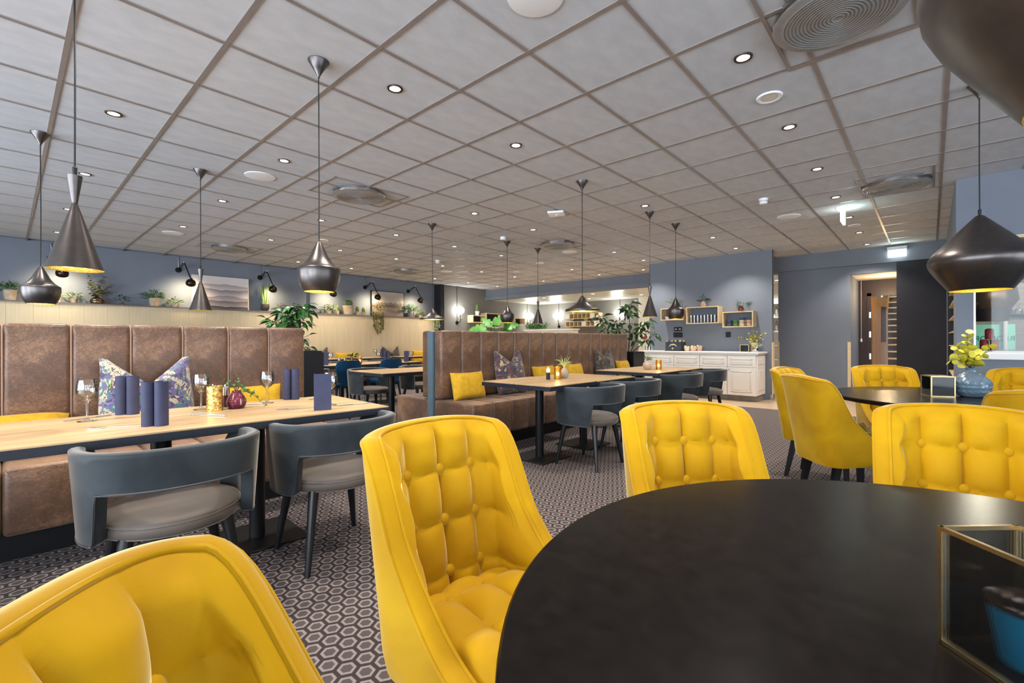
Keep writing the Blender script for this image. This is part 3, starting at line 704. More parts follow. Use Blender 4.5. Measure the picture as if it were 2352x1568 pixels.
    for c in COLS:
        for r_ in ROWS:
            p, n = surf(c, r_, .010); bts.append((p, n))
    sbt = [(x, y) for x in (-.06, .06) for y in (-.15 + .0, 0, .15)]
    return (shell.mesh('backrest_shell', M_yellow, 60), piping.mesh('piping', M_yellow, 60), seat.mesh('seat', M_yellow, 60), btn.mesh('button', M_yellow, 60), bts, sbt)
TUB = build_tub()
def leg_mesh(x0, y0, x1, y1, ztop, r0=.024, r1=.014, square=True, mat_=None):
    n = 4 if square else 12
    g = MB(); ring = []
    for (x, y, z, r) in ((x1, y1, 0, r1), (x0, y0, ztop, r0)):
        ring.append([(x + r * 1.2 * math.cos(2 * PI * (k + .5) / n), y + r * 1.2 * math.sin(2 * PI * (k + .5) / n), z) for k in range(n)])
    g.grid(ring, wrap=True); g.f.append(tuple(range(n - 1, -1, -1))); g.f.append(tuple(range(n, 2 * n)))
    return g.mesh('leg', mat_ or M_legs, 30)
TUBLEGS = [leg_mesh(sx * .15, .17, sx * .165, .185, .32) for sx in (-1, 1)] + [leg_mesh(sx * .145, -.17, sx * .158, -.235, .32) for sx in (-1, 1)]
def tub_chair(cx, cy, ang, rho, label, turn=0):
    a = math.radians(ang); t = thing('tub_chair', label, 'chair', (cx + rho * math.cos(a), cy + rho * math.sin(a), 0), a + PI / 2 + math.radians(turn), 'mustard yellow tufted tub chairs')
    sh, pi_, se, bt, bts, sbt = TUB
    b_ = obj('backrest_shell', sh, parent=t); obj('piping', pi_, parent=b_); obj('seat', se, parent=t)
    for p, n in bts: o = obj('button', bt, parent=b_, loc=p); o.rotation_euler = n.to_track_quat('Z', 'Y').to_euler()
    for x, y in sbt: obj('button', bt, parent=t, loc=(x, y, .438))
    for m in TUBLEGS: obj('leg', m, parent=t)
    return t
T1 = (.873, -.174); T2 = (4.23, -.17)
tub_chair(*T1, 140.4, .805, 'mustard yellow tufted tub chair nearest the viewer, cut by the lower left corner')
tub_chair(*T1, 93.8, .93, 'mustard yellow tub chair at the left of the near black table, tufted inside facing right', -8)
tub_chair(*T1, 47, .866, 'mustard yellow tub chair facing the viewer behind the near black table, left of two')
tub_chair(*T1, 4.1, 1.03, 'mustard yellow tub chair behind the near black table at the right edge')
tub_chair(*T2, 130, .74, 'mustard yellow tub chair at the far black table seen from behind with its legs')
tub_chair(*T2, 79.6, .794, 'mustard yellow tub chair half hidden behind another, beside the passage wall')
tub_chair(*T2, 25.9, .842, 'mustard yellow tub chair facing the viewer across the far black table')
tub_chair(*T2, -19, .98, 'mustard yellow tub chair behind the blue vase, cut by the right edge')
tub_chair(*T2, 195, .74, 'mustard yellow tub chair with its plain back before the blue vase at the right edge')

# ------------------------------------------------------------------ round black tables
def round_table(c, label):
    t = thing('round_table', label, 'table', (c[0], c[1], 0), 0, 'round black tables')
    R_ = .737
    obj('tabletop', MB().lathe([(.0001, .692), (R_ - .012, .692), (R_ - .002, .698), (R_, .706), (R_ - .002, .7165), (R_ - .006, .72), (.0001, .72)], 128), M_blacktop, t)
    obj('column', MB().lathe([(.05, .02), (.05, .69), (.09, .692)], 24), M_black, t)
    obj('base', MB().lathe([(.0001, 0), (.36, 0), (.36, .012), (.08, .03), (.05, .04)], 40), M_black, t)
round_table(T1, 'round black laminate table in the right foreground'); round_table(T2, 'round black table with the blue vase in the background')

# ------------------------------------------------------------------ grey low back chairs
def build_grey():
    NU = 121; A = math.radians(128); NV = 10
    def zl(f): return .375 + .19 * (1 - smooth((abs(f) - math.radians(51)) / math.radians(8)))
    def zu(f): q = abs(f) / A; return .712 - .022 * q * q - .06 * smooth((q - .86) / .14) ** 2
    def pt(f, z, d):
        k = 1 + .075 * (z - .37) / .33
        rx, ry = (.270 + d) * k, (.258 + d) * k; e = .86
        return (rx * math.copysign(abs(math.sin(f)) ** e, math.sin(f)), -ry * math.copysign(abs(math.cos(f)) ** e, math.cos(f)), z)
    fs = [-A + 2 * A * i / (NU - 1) for i in range(NU)]; rows = []
    for v in range(NV + 1): rows.append([pt(f, zl(f) + .004 + (zu(f) - zl(f) - .010) * v / NV, .022) for f in fs])
    rows.append([pt(f, zu(f) - .001, .016) for f in fs]); rows.append([pt(f, zu(f) + .002, 0) for f in fs]); rows.append([pt(f, zu(f) - .001, -.016) for f in fs])
    for v in range(NV + 1): rows.append([pt(f, zu(f) - .006 - (zu(f) - zl(f) - .010) * v / NV, -.022) for f in fs])
    rows.append([pt(f, zl(f), -.012) for f in fs]); rows.append([pt(f, zl(f), .012) for f in fs]); rows.append(rows[0])
    sh = MB().grid(rows)
    for i in (0, NU - 1):
        ids = [k * NU + i for k in range(len(rows) - 1)]; sh.f.append(tuple(ids if i else ids[::-1]))
    pipe = MB().tube([pt(f, zl(f) - .001, .022) for f in fs], .003, 5)
    def prof(): return [(.0001, .460), (.15, .457), (.215, .447), (.238, .436), (.245, .426), (.243, .420), (.248, .415), (.25, .402), (.246, .385), (.235, .374), (.0001, .37)]
    def sq(g):
        g.v = [(x * 1.0, (y if y > 0 else y * 1.05) + .005, z) for x, y, z in g.v]; return g
    seat = sq(MB().lathe(prof(), 40)); sp = sq(MB().tube([(.2455 * math.cos(2 * PI * k / 40), .2455 * math.sin(2 * PI * k / 40), .423) for k in range(41)], .0035, 5, False))
    tagm = MB().box(-.004, .004, -.016, .016, -.02, .02)
    return sh.mesh('backrest', M_grey, 70), pipe.mesh('piping', M_grey, 70), seat.mesh('seat', M_grey_lit, 60), sp.mesh('piping', M_grey_lit, 70)
GREY = build_grey()
GL = [leg_mesh(sx * .16, sy * .15, sx * .215, sy * .21, .385, .021, .011, False) for sx in (-1, 1) for sy in (-1, 1)]
def grey_chair(x, y, rz, label):
    t = thing('low_back_chair', label, 'chair', (x, y, 0), rz, 'slate grey low back chairs')
    b_ = obj('backrest', GREY[0], parent=t); obj('piping', GREY[1], parent=b_)
    s_ = obj('seat', GREY[2], parent=t); obj('piping', GREY[3], parent=s_)
    for m in GL: obj('leg', m, parent=t)
grey_chair(.465, 2.33, math.radians(-3), 'slate grey low back chair at the left oak table, left of two')
grey_chair(1.17, 2.35, math.radians(-3), 'slate grey low back chair at the left oak table, right of two')
grey_chair(3.53, 2.27, 0, 'slate grey low back chair standing free in front of the middle table')
grey_chair(4.27, 2.27, 0, 'slate grey low back chair half hidden, second along the middle tables')
grey_chair(5.42, 2.27, 0, 'slate grey low back chair third along the middle tables')
grey_chair(6.38, 2.30, 0, 'slate grey low back chair fourth along, nearest the white sideboard')
grey_chair(3.48, 5.86, PI, 'slate grey low back chair facing the viewer behind the middle sofa')
grey_chair(4.35, 5.90, PI, 'slate grey low back chair behind the table, cut by the sofa end')
grey_chair(2.85, 6.55, 0, 'slate grey low back chair beside the left planter at the back table')
grey_chair(3.10, 8.05, PI, 'slate grey low back chair across the back table next to the planter')
grey_chair(4.10, 8.15, PI, 'slate grey low back chair across the back table behind the left blue chair')
grey_chair(5.05, 8.15, PI, 'slate grey low back chair across the back table behind the right blue chair')
# blue chairs
def build_blue():
    def sec(z, d):
        k = (z - .42) / .38; hw = .235 - .035 * smooth(k) if z > .42 else .235
        pts = []
        for i in range(25):
            u = -1 + 2 * i / 24; x = hw * math.copysign(abs(u) ** .9, u); y = -.21 - .07 * k + .05 * u * u
            pts.append((x, y - d, z))
        return pts
    zs = [.40 + .40 * i / 12 for i in range(13)]
    rows = [sec(z, .012) for z in zs] + [sec(z, -.018) for z in reversed(zs)]; rows.append(rows[0]); g = MB()
    # round the top corners
    def rc(p):
        x, y, z = p; r = .07; lim = .80 - r
        if z > lim and abs(x) > .20 - r:
            dx = (abs(x) - (.20 - r)); dz = z - lim
            m = max(dx, dz); q = math.hypot(dx, dz)
            if q > 1e-6: dx *= m / q; dz *= m / q
            x = math.copysign(.20 - r + dx, x); z = lim + dz
        return (x, y, z)
    g.grid([[rc(p) for p in r] for r in rows])
    for i in (0, 24):
        ids = [k * 25 + i for k in range(len(rows) - 1)]; g.f.append(tuple(ids if i else ids[::-1]))
    seat = MB().rbox(-.235, .235, -.215, .23, .40, .465, b=.025, seg=3)
    return g.mesh('backrest', M_blue, 60), seat.mesh('seat', M_blue, 60), [leg_mesh(sx * .17, sy * .16, sx * .21, sy * .21, .41, .017, .011, False) for sx in (-1, 1) for sy in (-1, 1)]
BL = build_blue()
for x, y, l in ((3.60, 6.93, 'petrol blue upholstered chair seen from behind, left of two'), (4.40, 6.98, 'petrol blue upholstered chair seen from behind, nearer the sofa end')):
    t = thing('upholstered_chair', l, 'chair', (x, y, 0), 0, 'petrol blue chairs'); obj('backrest', BL[0], parent=t); obj('seat', BL[1], parent=t)
    for m in BL[2]: obj('leg', m, parent=t)

# ------------------------------------------------------------------ leather banquettes
def banquette(x0, x1, yback, sgn, label, seg=.2857, zt=1.21, pipe=None):
    """back face at yback, seat towards -Y when sgn=-1"""
    t = thing('leather_banquette', label, 'sofa', ((x0 + x1) / 2, yback, 0), 0, 'brown leather banquettes')
    n = max(1, round((x1 - x0) / seg)); sw = (x1 - x0) / n; ox = -(x1 - x0) / 2
    ya, yb_ = (-.125, 0) if sgn < 0 else (0, .125); sa, sb = (-.61, -.0) if sgn < 0 else (0, .61)
    def chan(y0, y1, z0, z1, b):
        g = MB().rbox(-sw / 2 + .0006, sw / 2 - .0006, y0, y1, z0, z1, b=b, seg=4); return g
    bm_ = chan(ya, yb_, .485, zt, .028).mesh('back_panel', M_leather, 70); sm_ = chan(sa, sb, .135, .475, .026).mesh('seat_panel', M_leather, 70)
    pm = MB().tube([((sw / 2), ya + .014 if sgn < 0 else yb_ - .014, .50), ((sw / 2), (ya + .006) if sgn < 0 else yb_ - .006, zt - .06), ((sw / 2), (ya + .02) if sgn < 0 else yb_ - .02, zt - .012), (sw / 2, (ya + yb_) / 2, zt - .004)], .005, 6).mesh('seam_piping', pipe or M_leather, 60)
    for k in range(n):
        xx = ox + sw * (k + .5)
        bp_ = obj('back_panel', bm_, parent=t, loc=(xx, 0, 0)); obj('seat_panel', sm_, parent=t, loc=(xx, 0, 0))
        if pipe and k < n - 1: obj('seam_piping', pm, parent=t, loc=(xx, 0, 0))
    obj('plinth', BX(ox + .02, -ox - .02, sa + .07 if sgn < 0 else .0, 0 if sgn < 0 else sb - .07, 0, .14), M_black, t)
    return t
banquette(3.06, 5.055, 3.905, -1, 'brown leather banquette behind the middle table, near section by the sofa end')
banquette(5.065, 7.06, 3.905, -1, 'brown leather banquette behind the middle tables, far section by the tall plant')
banquette(3.06, 5.055, 3.99, 1, 'brown leather banquette turned to the back tables, near section')
banquette(5.065, 7.06, 3.99, 1, 'brown leather banquette turned to the back tables, far section')
banquette(-1.985, 1.675, 3.975, -1, 'brown leather banquette with pale seam piping behind the left table', pipe=mat('tan_piping', srgb(150, 118, 100), .5))
struct('trim_9', BX(3.045, 7.07, 3.905, 3.99, 0, 1.20), mat('blue_grey_divider', srgb(84, 104, 116), .3), label='glossy blue grey divider board between the back to back banquettes')
struct('trim_10', BX(-2, 1.66, 3.975, 4.02, 0, 1.19), M_black, label='back board of the left leather banquette')
# wall bench under the panelling
t = thing('wall_bench', 'brown leather bench along the panelled back wall', 'bench', (2.2, 10.68, 0))
for k in range(16):
    obj('seat_panel', RB(-5.1 + .80 * k, -4.302 + .80 * k, -.55, 0, .14, .46, b=.02, seg=3), M_leather, t)
obj('plinth', BX(-5.05, 7.6, -.5, 0, 0, .15), M_black, t)

# ------------------------------------------------------------------ oak tables
def oak_table(x0, x1, y0, y1, label, cols=None, rz=0, zt=.72):
    cx, cy = (x0 + x1) / 2, (y0 + y1) / 2; t = thing('oak_table', label, 'table', (cx, cy, 0), rz, 'oak topped tables')
    hx, hy = (x1 - x0) / 2, (y1 - y0) / 2
    obj('tabletop', BX(-hx, hx, -hy, hy, zt - .006, zt), M_oak, t)
    obj('edge_band', RB(-hx - .001, hx + .001, -hy - .001, hy + .001, zt - .042, zt - .005, b=.0015, seg=1), M_edge, t)
    for (px, py) in (cols or [(0, 0)]):
        obj('column', MB().lathe([(.04, .012), (.04, zt - .05), (.12, zt - .046), (.12, zt - .042)], 24, (px, py, 0)), M_black, t)
        obj('base_plate', RB(px - .21, px + .21, py - .21, py + .21, 0, .012, b=.003, seg=1), M_black, t)
oak_table(-.55, 1.53, 2.40, 3.20, 'long oak table laid for four in front of the left banquette', [(.46, .03), (.0, -.18)], math.radians(-3))
oak_table(3.03, 3.755, 2.33, 3.14, 'oak table with a lit candle in front of the middle banquette, near half')
oak_table(3.765, 4.50, 2.33, 3.14, 'oak table adjoining the candle table, half hidden by a grey chair', zt=.716)
oak_table(5.10, 5.81, 2.34, 3.18, 'oak table with a pink vase in front of the far banquette')
oak_table(5.82, 6.50, 2.34, 3.18, 'oak table at the end nearest the white sideboard', zt=.716)
oak_table(2.97, 3.72, 4.74, 5.54, 'oak table behind the middle banquette, near corner showing'); oak_table(3.73, 4.48, 4.74, 5.54, 'oak table behind the middle banquette beside the gold candle')
oak_table(2.45, 3.35, 6.98, 7.72, 'oak table next to the left planter at the back'); oak_table(3.36, 4.26, 6.98, 7.72, 'oak table behind the left blue chair', zt=.716); oak_table(4.27, 5.17, 6.98, 7.72, 'oak table behind the right blue chair')
oak_table(4.1, 4.9, 9.35, 10.0, 'oak table before the wall bench at the left'); oak_table(5.3, 6.1, 9.35, 10.0, 'oak table before the wall bench in the middle'); oak_table(6.4, 7.2, 9.35, 10.0, 'oak table before the wall bench at the right')

# ------------------------------------------------------------------ cushions
def cushion_mesh(w_, h_, th, chop=0, pinch=.06, m=M_cush, n=24):
    """stands in XZ, base at z=0, front -Y"""
    def P(u, v, s_):
        x, z = 2 * u - 1, 2 * v - 1
        ex = 1 - pinch * (1 - z * z) * abs(x) ** 2; ez = 1 - pinch * (1 - x * x) * abs(z) ** 2
        X = x * w_ / 2 * ex; Z = h_ / 2 + z * h_ / 2 * ez
        prof = max(0, (1 - x ** 4) * (1 - z ** 4)) ** .55; Y = s_ * th / 2 * prof
        if chop:
            k = max(0, 1 - abs(x) / .85) * smooth((v - .25) / .75); Z -= chop * k
            Y -= .05 * k * (1 - abs(x)) ; X *= 1 - .10 * smooth((v - .4) / .6)
        return (X, Y, Z)
    g = MB().grid([[P(i / n, j / n, -1) for i in range(n + 1)] for j in range(n + 1)])
    g.grid([[P(i / n, j / n, 1) for i in range(n, -1, -1)] for j in range(n + 1)])
    return g.mesh('cushion', m, 180)
def cushion(x, y, z, w_, h_, th, tilt, rz, m, label, chop=0, roll=0, cat='cushion'):
    o = obj('cushion', cushion_mesh(w_, h_, th, chop, m=m), loc=(x, y, z), rot=(math.radians(tilt), math.radians(roll), math.radians(rz)))
    return tag(o, label, cat, 'scatter cushions')
# tilt: negative leans the top away (towards +Y)
SZ = .462
cushion(-.02, 3.60, SZ + .05, .56, .30, .13, -58, 0, M_cush, 'mustard cushion lying low at the left end of the left banquette')
cushion(.62, 3.66, SZ + .01, .52, .54, .16, -12, 2, M_floral, 'large purple and green floral cushion with a chopped top behind the left table', .17)
cushion(1.20, 3.70, SZ + .01, .50, .31, .14, -14, 0, M_cush, 'mustard cushion behind the wine glass on the left banquette')
cushion(3.36, 3.66, SZ + .01, .44, .30, .14, -14, -4, M_cush, 'bright mustard cushion at the near end of the middle banquette')
cushion(4.05, 3.66, SZ + .01, .50, .53, .16, -12, 0, M_floral2, 'dark purple floral cushion with a chopped top on the middle banquette', .16)
cushion(4.72, 3.68, SZ + .01, .44, .31, .14, -14, 0, M_cush, 'mustard cushion right of the dark floral cushion')
cushion(5.42, 3.70, SZ + .01, .42, .31, .14, -14, 0, M_cush, 'mustard cushion half hidden behind the spiky air plant')
cushion(6.20, 3.66, SZ + .01, .50, .52, .16, -12, 0, M_floral3, 'brown floral cushion with two points at the far end of the banquette', .14)
cushion(6.83, 3.70, SZ + .01, .38, .31, .14, -14, 0, M_cush, 'mustard cushion at the far end beside the tall plant')
cushion(4.90, 10.50, .455, .56, .52, .16, -12, 0, M_floral3, 'two pointed floral cushion on the wall bench behind the left blue chair', .17)
cushion(6.86, 10.50, .455, .56, .52, .16, -12, 0, M_floral3, 'two pointed floral cushion on the wall bench behind the right blue chair', .17)
cushion(5.62, 10.52, .455, .55, .38, .14, -12, 0, M_cush, 'mustard cushion on the wall bench between the floral cushions')
cushion(7.80, 10.52, .455, .60, .40, .14, -12, 0, M_cush, 'mustard cushion on the wall bench next to the sofa end')

# ------------------------------------------------------------------ tableware
ZT = .7205
GLASSP = [(.0001, 0), (.033, 0), (.034, .002), (.012, .006), (.0055, .014), (.0042, .03), (.0042, .075), (.006, .084), (.018, .093), (.030, .106), (.0365, .125), (.0375, .143), (.0345, .165), (.0315, .180),
          (.0305, .180), (.0335, .164), (.0365, .143), (.0355, .126), (.029, .108), (.017, .096), (.0001, .0905)]
glass_m = MB().lathe(GLASSP, 32).mesh('bowl', M_glass, 50)
glassu = MB().lathe([p for p in GLASSP[6:]], 32).mesh('bowl', M_glass, 50); glassl = MB().lathe(GLASSP[:7], 32).mesh('stem_and_foot', M_glass, 50)
def wine_glass(x, y, z, l, s=1, g='wine glasses on the tables'):
    t = thing('wine_glass', l, 'wine glass', (x, y, z), 0, g); t.scale = (s, s, s); obj('bowl', glassu, parent=t); obj('stem_and_foot', glassl, parent=t)
wine_glass(.262, 2.99, ZT, 'empty wine glass standing leftmost on the left table', 1.1)
wine_glass(.735, 3.02, ZT, 'empty wine glass beside the gold lantern on the left table', 1.1)
wine_glass(1.085, 3.03, ZT, 'empty wine glass between the plant and the rolled menu', 1.08)
wine_glass(1.30, 2.645, ZT, 'empty wine glass right of the flat menu card', 1.08)
def menu_rolled(x, y, z, rz, l, h=.20, r=.026):
    t = thing('menu_card', l, 'menu', (x, y, z), rz, 'navy menu cards'); g = MB()
    def loop(cx, n=20):
        pts = []
        for k in range(n + 1):
            a = PI / 2 + (2 * PI - .55) * k / n + .28
            pts.append((cx + r * math.cos(a), r * 1.15 * math.sin(a)))
        return pts
    lp, rp = loop(-r * 1.02), [(-x_, y_) for x_, y_ in loop(-r * 1.02)]
    for nm, pp in (('left_roll', lp), ('right_roll', rp)):
        g = MB().grid([[(a, b, 0) for a, b in pp], [(a, b, h) for a, b in pp]]); i_ = [(a * .96, b * .96) for a, b in pp]
        m_ = 1 if nm == 'right_roll' else -1; i_ = [((a - m_ * r * 1.02) * .95 + m_ * r * 1.02, b * .95) for a, b in pp]
        g.grid([[(a, b, h) for a, b in pp], [(a, b, h) for a, b in i_], [(a, b, 0) for a, b in i_]]); obj(nm, g, M_menu, t)
menu_rolled(.43, 3.12, ZT, math.radians(-40), 'rolled navy menu standing behind the other on the left table')
menu_rolled(.455, 2.60, ZT, math.radians(-38), 'rolled navy menu standing at the near edge of the left table')
menu_rolled(1.26, 3.10, ZT, math.radians(-38), 'rolled navy menu next to the right wine glass', .20, .024)
def menu_flat(x, y, z, rz, l, w_=.088, h=.20, g='navy menu cards'):
    t = thing('menu_card', l, 'menu', (x, y, z), rz, g)
    obj('front_leaf', BX(-w_ / 2, w_ / 2, -.0225, -.0205, 0, h).xf(Matrix.Identity(4)), M_menu, t)
    obj('side_leaf', BX(w_ / 2 - .002, w_ / 2, -.021, .025, 0, h), M_menu, t); obj('side_leaf', BX(-w_ / 2, -w_ / 2 + .002, -.021, .025, 0, h), M_menu, t)
menu_flat(1.185, 2.50, ZT, math.radians(-28), 'flat navy menu card standing at the right of the left table')
# candle holder, mills, vase on the left table
def gold_candle(x, y, z, l, r=.036, h=.12, lit=True, m=M_foil):
    t = thing('candle_holder', l, 'candle holder', (x, y, z), 0, 'gold candle holders')
    obj('cylinder', MB().lathe([(.0001, .003), (r - .002, .003), (r - .002, 0), (r, 0), (r, h), (r - .002, h), (r - .002, .004)], 28), m, t)
    obj('candle', MB().cyl((0, 0), r * .5, .004, h * .28, 16), M_cream, t)
    if lit:
        obj('flame', MB().lathe([(.0001, -.014), (.005, -.006), (.004, .004), (.0001, .014)], 10, (0, 0, h * .28 + .016)), M_flame_glow, t)
        obj('glow_ball', MB().ball((0, 0, h * .42), r * .42, 12, 8), M_flame_glow, t)  # glowing ball added for the candle shine seen through the glass
        light('candle_light', 'POINT', (0, 0, h + .02), .5, (1, .75, .35), parent=t, shadow_soft_size=.02)
gold_candle(.775, 2.92, ZT, 'pierced gold lantern on the left table', .040, .135, False, M_goldglass)
lid = thing('pepper_mill', 'steel and amber glass pepper mill behind the purple vase', 'pepper mill', (.86, 3.04, ZT))
obj('body', MB().lathe([(.0001, 0), (.023, 0), (.023, .068)], 24), mat('peppercorn_glass', srgb(60, 30, 20), .15), lid); obj('cap', MB().lathe([(.024, .068), (.024, .112), (.018, .118), (.006, .12), (.005, .13), (.0001, .132)], 24), M_steel, lid)
for k, (x, y, l) in enumerate(((.80, 3.05, 'steel topped salt mill behind the gold lantern'),)):
    t = thing('salt_mill', l, 'salt mill', (x, y, ZT)); obj('body', MB().lathe([(.0001, 0), (.02, 0), (.02, .07)], 20), M_steel, t); obj('cap', MB().lathe([(.021, .07), (.021, .115), (.006, .12), (.005, .135), (.0001, .137)], 20), M_steel, t)

# leaves
def leaf_mesh(L, W, bend, m, tip=1.6, n=6, name='leaf'):
    rows = []
    for i in range(n + 1):
        s_ = i / n; w_ = W * math.sin(PI * min(.999, s_ ** .8)) ** .9 + .0004; y = L * s_; z = -bend * L * s_ * s_ + .06 * L * math.sin(PI * s_)
        rows.append([(-w_ / 2, y, z + .10 * w_), (0, y, z), (w_ / 2, y, z + .10 * w_)])
    return MB().grid(rows).mesh(name, m, 180)
def orient(dx, dy, dz, roll=0):
    return Vector((dx, dy, dz)).to_track_quat('Y', 'Z').to_euler()
LEAF_SCH = leaf_mesh(.125, .056, .35, M_leafA); LEAF_SCH2 = leaf_mesh(.125, .052, .35, M_leafB)
def round_leaf(r, m): return MB().lathe([(.0001, 0), (r * .6, .001), (r, .004)], 10).xf(Matrix.Translation((0, r, 0))).mesh('leaf', m, 180)
def foliage(fn, n, L, W, m, seed, bend=.3, lim=.14):
    """many small leaves joined; fn(rnd) -> (pos, dir)"""
    rr = random.Random(seed); g = MB()
    for _ in range(n):
        p, d = fn(rr); q = Vector(d).to_track_quat('Y', 'Z').to_matrix().to_4x4(); M_ = Matrix.Translation(p) @ q @ Matrix.Rotation(rr.uniform(-.8, .8), 4, 'Y')
        l_ = L * rr.uniform(.7, 1.25); w_ = W * rr.uniform(.8, 1.2); rows = []
        for i in range(4):
            s_ = i / 3; ww = w_ * (.15, 1, .85, .05)[i] / 2; z = -bend * l_ * s_ * s_
            rows.append([M_ @ Vector((-ww, l_ * s_, z)), M_ @ Vector((ww, l_ * s_, z))])
        g.grid(rows)
    g.v = [(min(x_, lim), min(y_, lim), z_) for x_, y_, z_ in g.v]
    return g
def pot(t, r0, r1, h, m, rim=.0, z=0, name='pot'):
    o = obj(name, MB().lathe([(.0001, z), (r0, z), (r1, z + h * .86), (r1 + rim, z + h * .87), (r1 + rim, z + h), (r1 - .006, z + h), (r1 - .008, z + h * .9)], 24), m, t)
    obj('soil', MB().lathe([(.0001, z + h * .9), (r1 - .007, z + h * .9)], 16), M_soil, t); return o
def dome_fn(r, z0, h, up_=.4):
    def f(rr):
        a = rr.uniform(0, 2 * PI); q = rr.random() ** .6; zz = z0 + h * rr.random() * (1 - q * .5); rad = r * q
        return Vector((rad * math.cos(a), rad * math.sin(a), zz)), (math.cos(a) * (q + .2), math.sin(a) * (q + .2), up_ + rr.uniform(-.3, .5))
    return f
def bushy(x, y, z, l, potd, r, h, m, n=160, L=.04, W=.014, pm=M_terra, cat='potted plant', name='potted_plant', group='plants on the wall ledge', seed=1):
    t = thing(name, l, cat, (x, y, z), 0, group); pot(t, potd[0], potd[1], potd[2], pm, .004)
    tag(obj('foliage', foliage(dome_fn(r, potd[2] * .85, h), n, L, W, m, seed), m, t, sharp=180), kind='stuff'); return t
def sprig(t, stems, m, leaf, stem_r=.0025, step=.03, start=.3, pair=True, seed=0, sc_=1):
    rr = random.Random(seed); sg = MB()
    for pts in stems:
        ps = [Vector(p) for p in pts]; curve = []
        n = 14
        for i in range(n + 1):
            u = i / n; a, b, c = ps; curve.append(a * (1 - u) ** 2 + b * 2 * u * (1 - u) + c * u * u)
        sg.tube(curve, [stem_r * (1 - .6 * i / n) for i in range(n + 1)], 5)
        ln = (ps[2] - ps[0]).length; k = int(ln * (1 - start) / step)
        for q in range(k + 1):
            u = start + (1 - start) * q / max(1, k); i = min(n - 1, int(u * n)); p = curve[i].lerp(curve[i + 1], u * n - i); d = (curve[i + 1] - curve[i]).normalized()
            ax = d.orthogonal().normalized(); ax = Matrix.Rotation(q * 1.9 + rr.uniform(-.4, .4), 3, d) @ ax
            for sgn in ((1, -1) if pair else (1,)):
                v = (ax * sgn * 1.0 + d * .45).normalized()
                o = obj('leaf', leaf, parent=t, loc=p); o.rotation_euler = (v.to_track_quat('Y', 'Z').to_matrix() @ Matrix.Rotation(rr.uniform(-1.1, 1.1), 3, 'Y')).to_euler(); s_ = sc_ * rr.uniform(.75, 1.15) * (1.1 - .45 * u); o.scale = (s_, s_, s_)
    obj('stems', sg, M_stem, t)
# purple vase with trailing sprigs on the left table
t = thing('flower_vase', 'ribbed purple vase with trailing green sprigs on the left table', 'vase', (.885, 2.93, ZT), 0)
pr = [(.0001, 0), (.03, 0)]
for k in range(14):
    z_ = .006 + .078 * k / 13; r_ = .030 + .022 * math.sin(PI * min(1, (z_ + .012) / .095)) ; pr += [(r_, z_), (r_ - .0025, z_ + .003)]
pr += [(.026, .088), (.024, .096), (.022, .10), (.018, .10), (.018, .09)]
obj('vase_body', MB().lathe(pr, 32), M_purple, t)
LE = round_leaf(.011, M_leafA); LE2 = round_leaf(.0125, M_leafC)
sprig(t, [((0, 0, .09), (-.02, .01, .15), (-.07, .03, .175)), ((0, 0, .09), (-.01, -.01, .15), (.01, .0, .16)), ((0, 0, .09), (.05, -.01, .13), (.10, -.03, .06)), ((0, 0, .09), (.05, -.04, .12), (.12, -.09, .012)), ((0, 0, .09), (.03, .03, .14), (.05, .05, .11))], M_leafA, LE, seed=3, step=.02)

# cutlery
def fork_mesh():
    g = MB(); g.rbox(-.0045, .0045, -.10, .03, 0, .003, b=.001, seg=1); g.rbox(-.011, .011, .03, .045, .001, .004, b=.001, seg=1)
    for k in range(4): g.box(-.0105 + .0062 * k, -.008 + .0062 * k, .045, .09, .001, .0035)
    return g.mesh('handle_and_tines', M_steel, 30)
def knife_mesh(): return MB().rbox(-.006, .006, -.11, 0, 0, .006, b=.002, seg=1).rbox(-.009, .009, 0, .11, .001, .003, b=.001, seg=1).mesh('knife', M_steel, 30)
FK, KN = fork_mesh(), knife_mesh()
for kind, x, y, rz, l in (('fork', .325, 2.68, 65, 'fork lying at the near left edge of the left table'), ('fork', 1.09, 2.64, 70, 'fork lying in front of the plain menu on the left table'),
                          ('knife', .70, 2.75, 30, 'knife lying under the second wine glass'), ('knife', 1.40, 2.56, 75, 'knife lying near the right end of the left table'),
                          ('knife', .96, 3.06, 60, 'knife lying behind the trailing sprigs'), ('fork', 1.42, 3.02, -70, 'fork lying at the back right corner of the left table'), ('fork', .28, 3.10, -70, 'fork lying behind the leftmost wine glass')):
    tag(obj(kind, FK if kind == 'fork' else KN, loc=(x, y, ZT), rot=(0, 0, math.radians(rz))), l, kind, 'cutlery on the left table')

# middle tables
gold_candle(3.66, 2.72, .7205, 'lit gold speckled candle glass on the middle table', .036, .125)
t = thing('salt_mill', 'dark and white mill beside the gold candle on the middle table', 'salt mill', (3.56, 2.76, .7205)); obj('body', MB().lathe([(.0001, 0), (.019, 0), (.019, .07)], 20), M_cord, t); obj('cap', MB().lathe([(.019, .07), (.019, .105), (.006, .11), (.007, .122), (.0001, .124)], 20), M_whiteplastic, t)
def ribbed_vase(t, m, r=.045, h=.105, n=40, ribs=16):
    rows = []
    for r_, z_ in ((.0001, 0), (.55, 0), (.8, .12), (1, .36), (.97, .55), (.75, .78), (.42, .93), (.34, 1), (.28, 1), (.28, .9)):
        rows.append([(r * r_ * (1 + .045 * math.cos(ribs * 2 * PI * k / n) * (r_ > .5)) * math.cos(2 * PI * k / n), r * r_ * (1 + .045 * math.cos(ribs * 2 * PI * k / n) * (r_ > .5)) * math.sin(2 * PI * k / n), h * z_) for k in range(n)])
    obj('vase_body', MB().grid(rows, wrap=True), m, t)
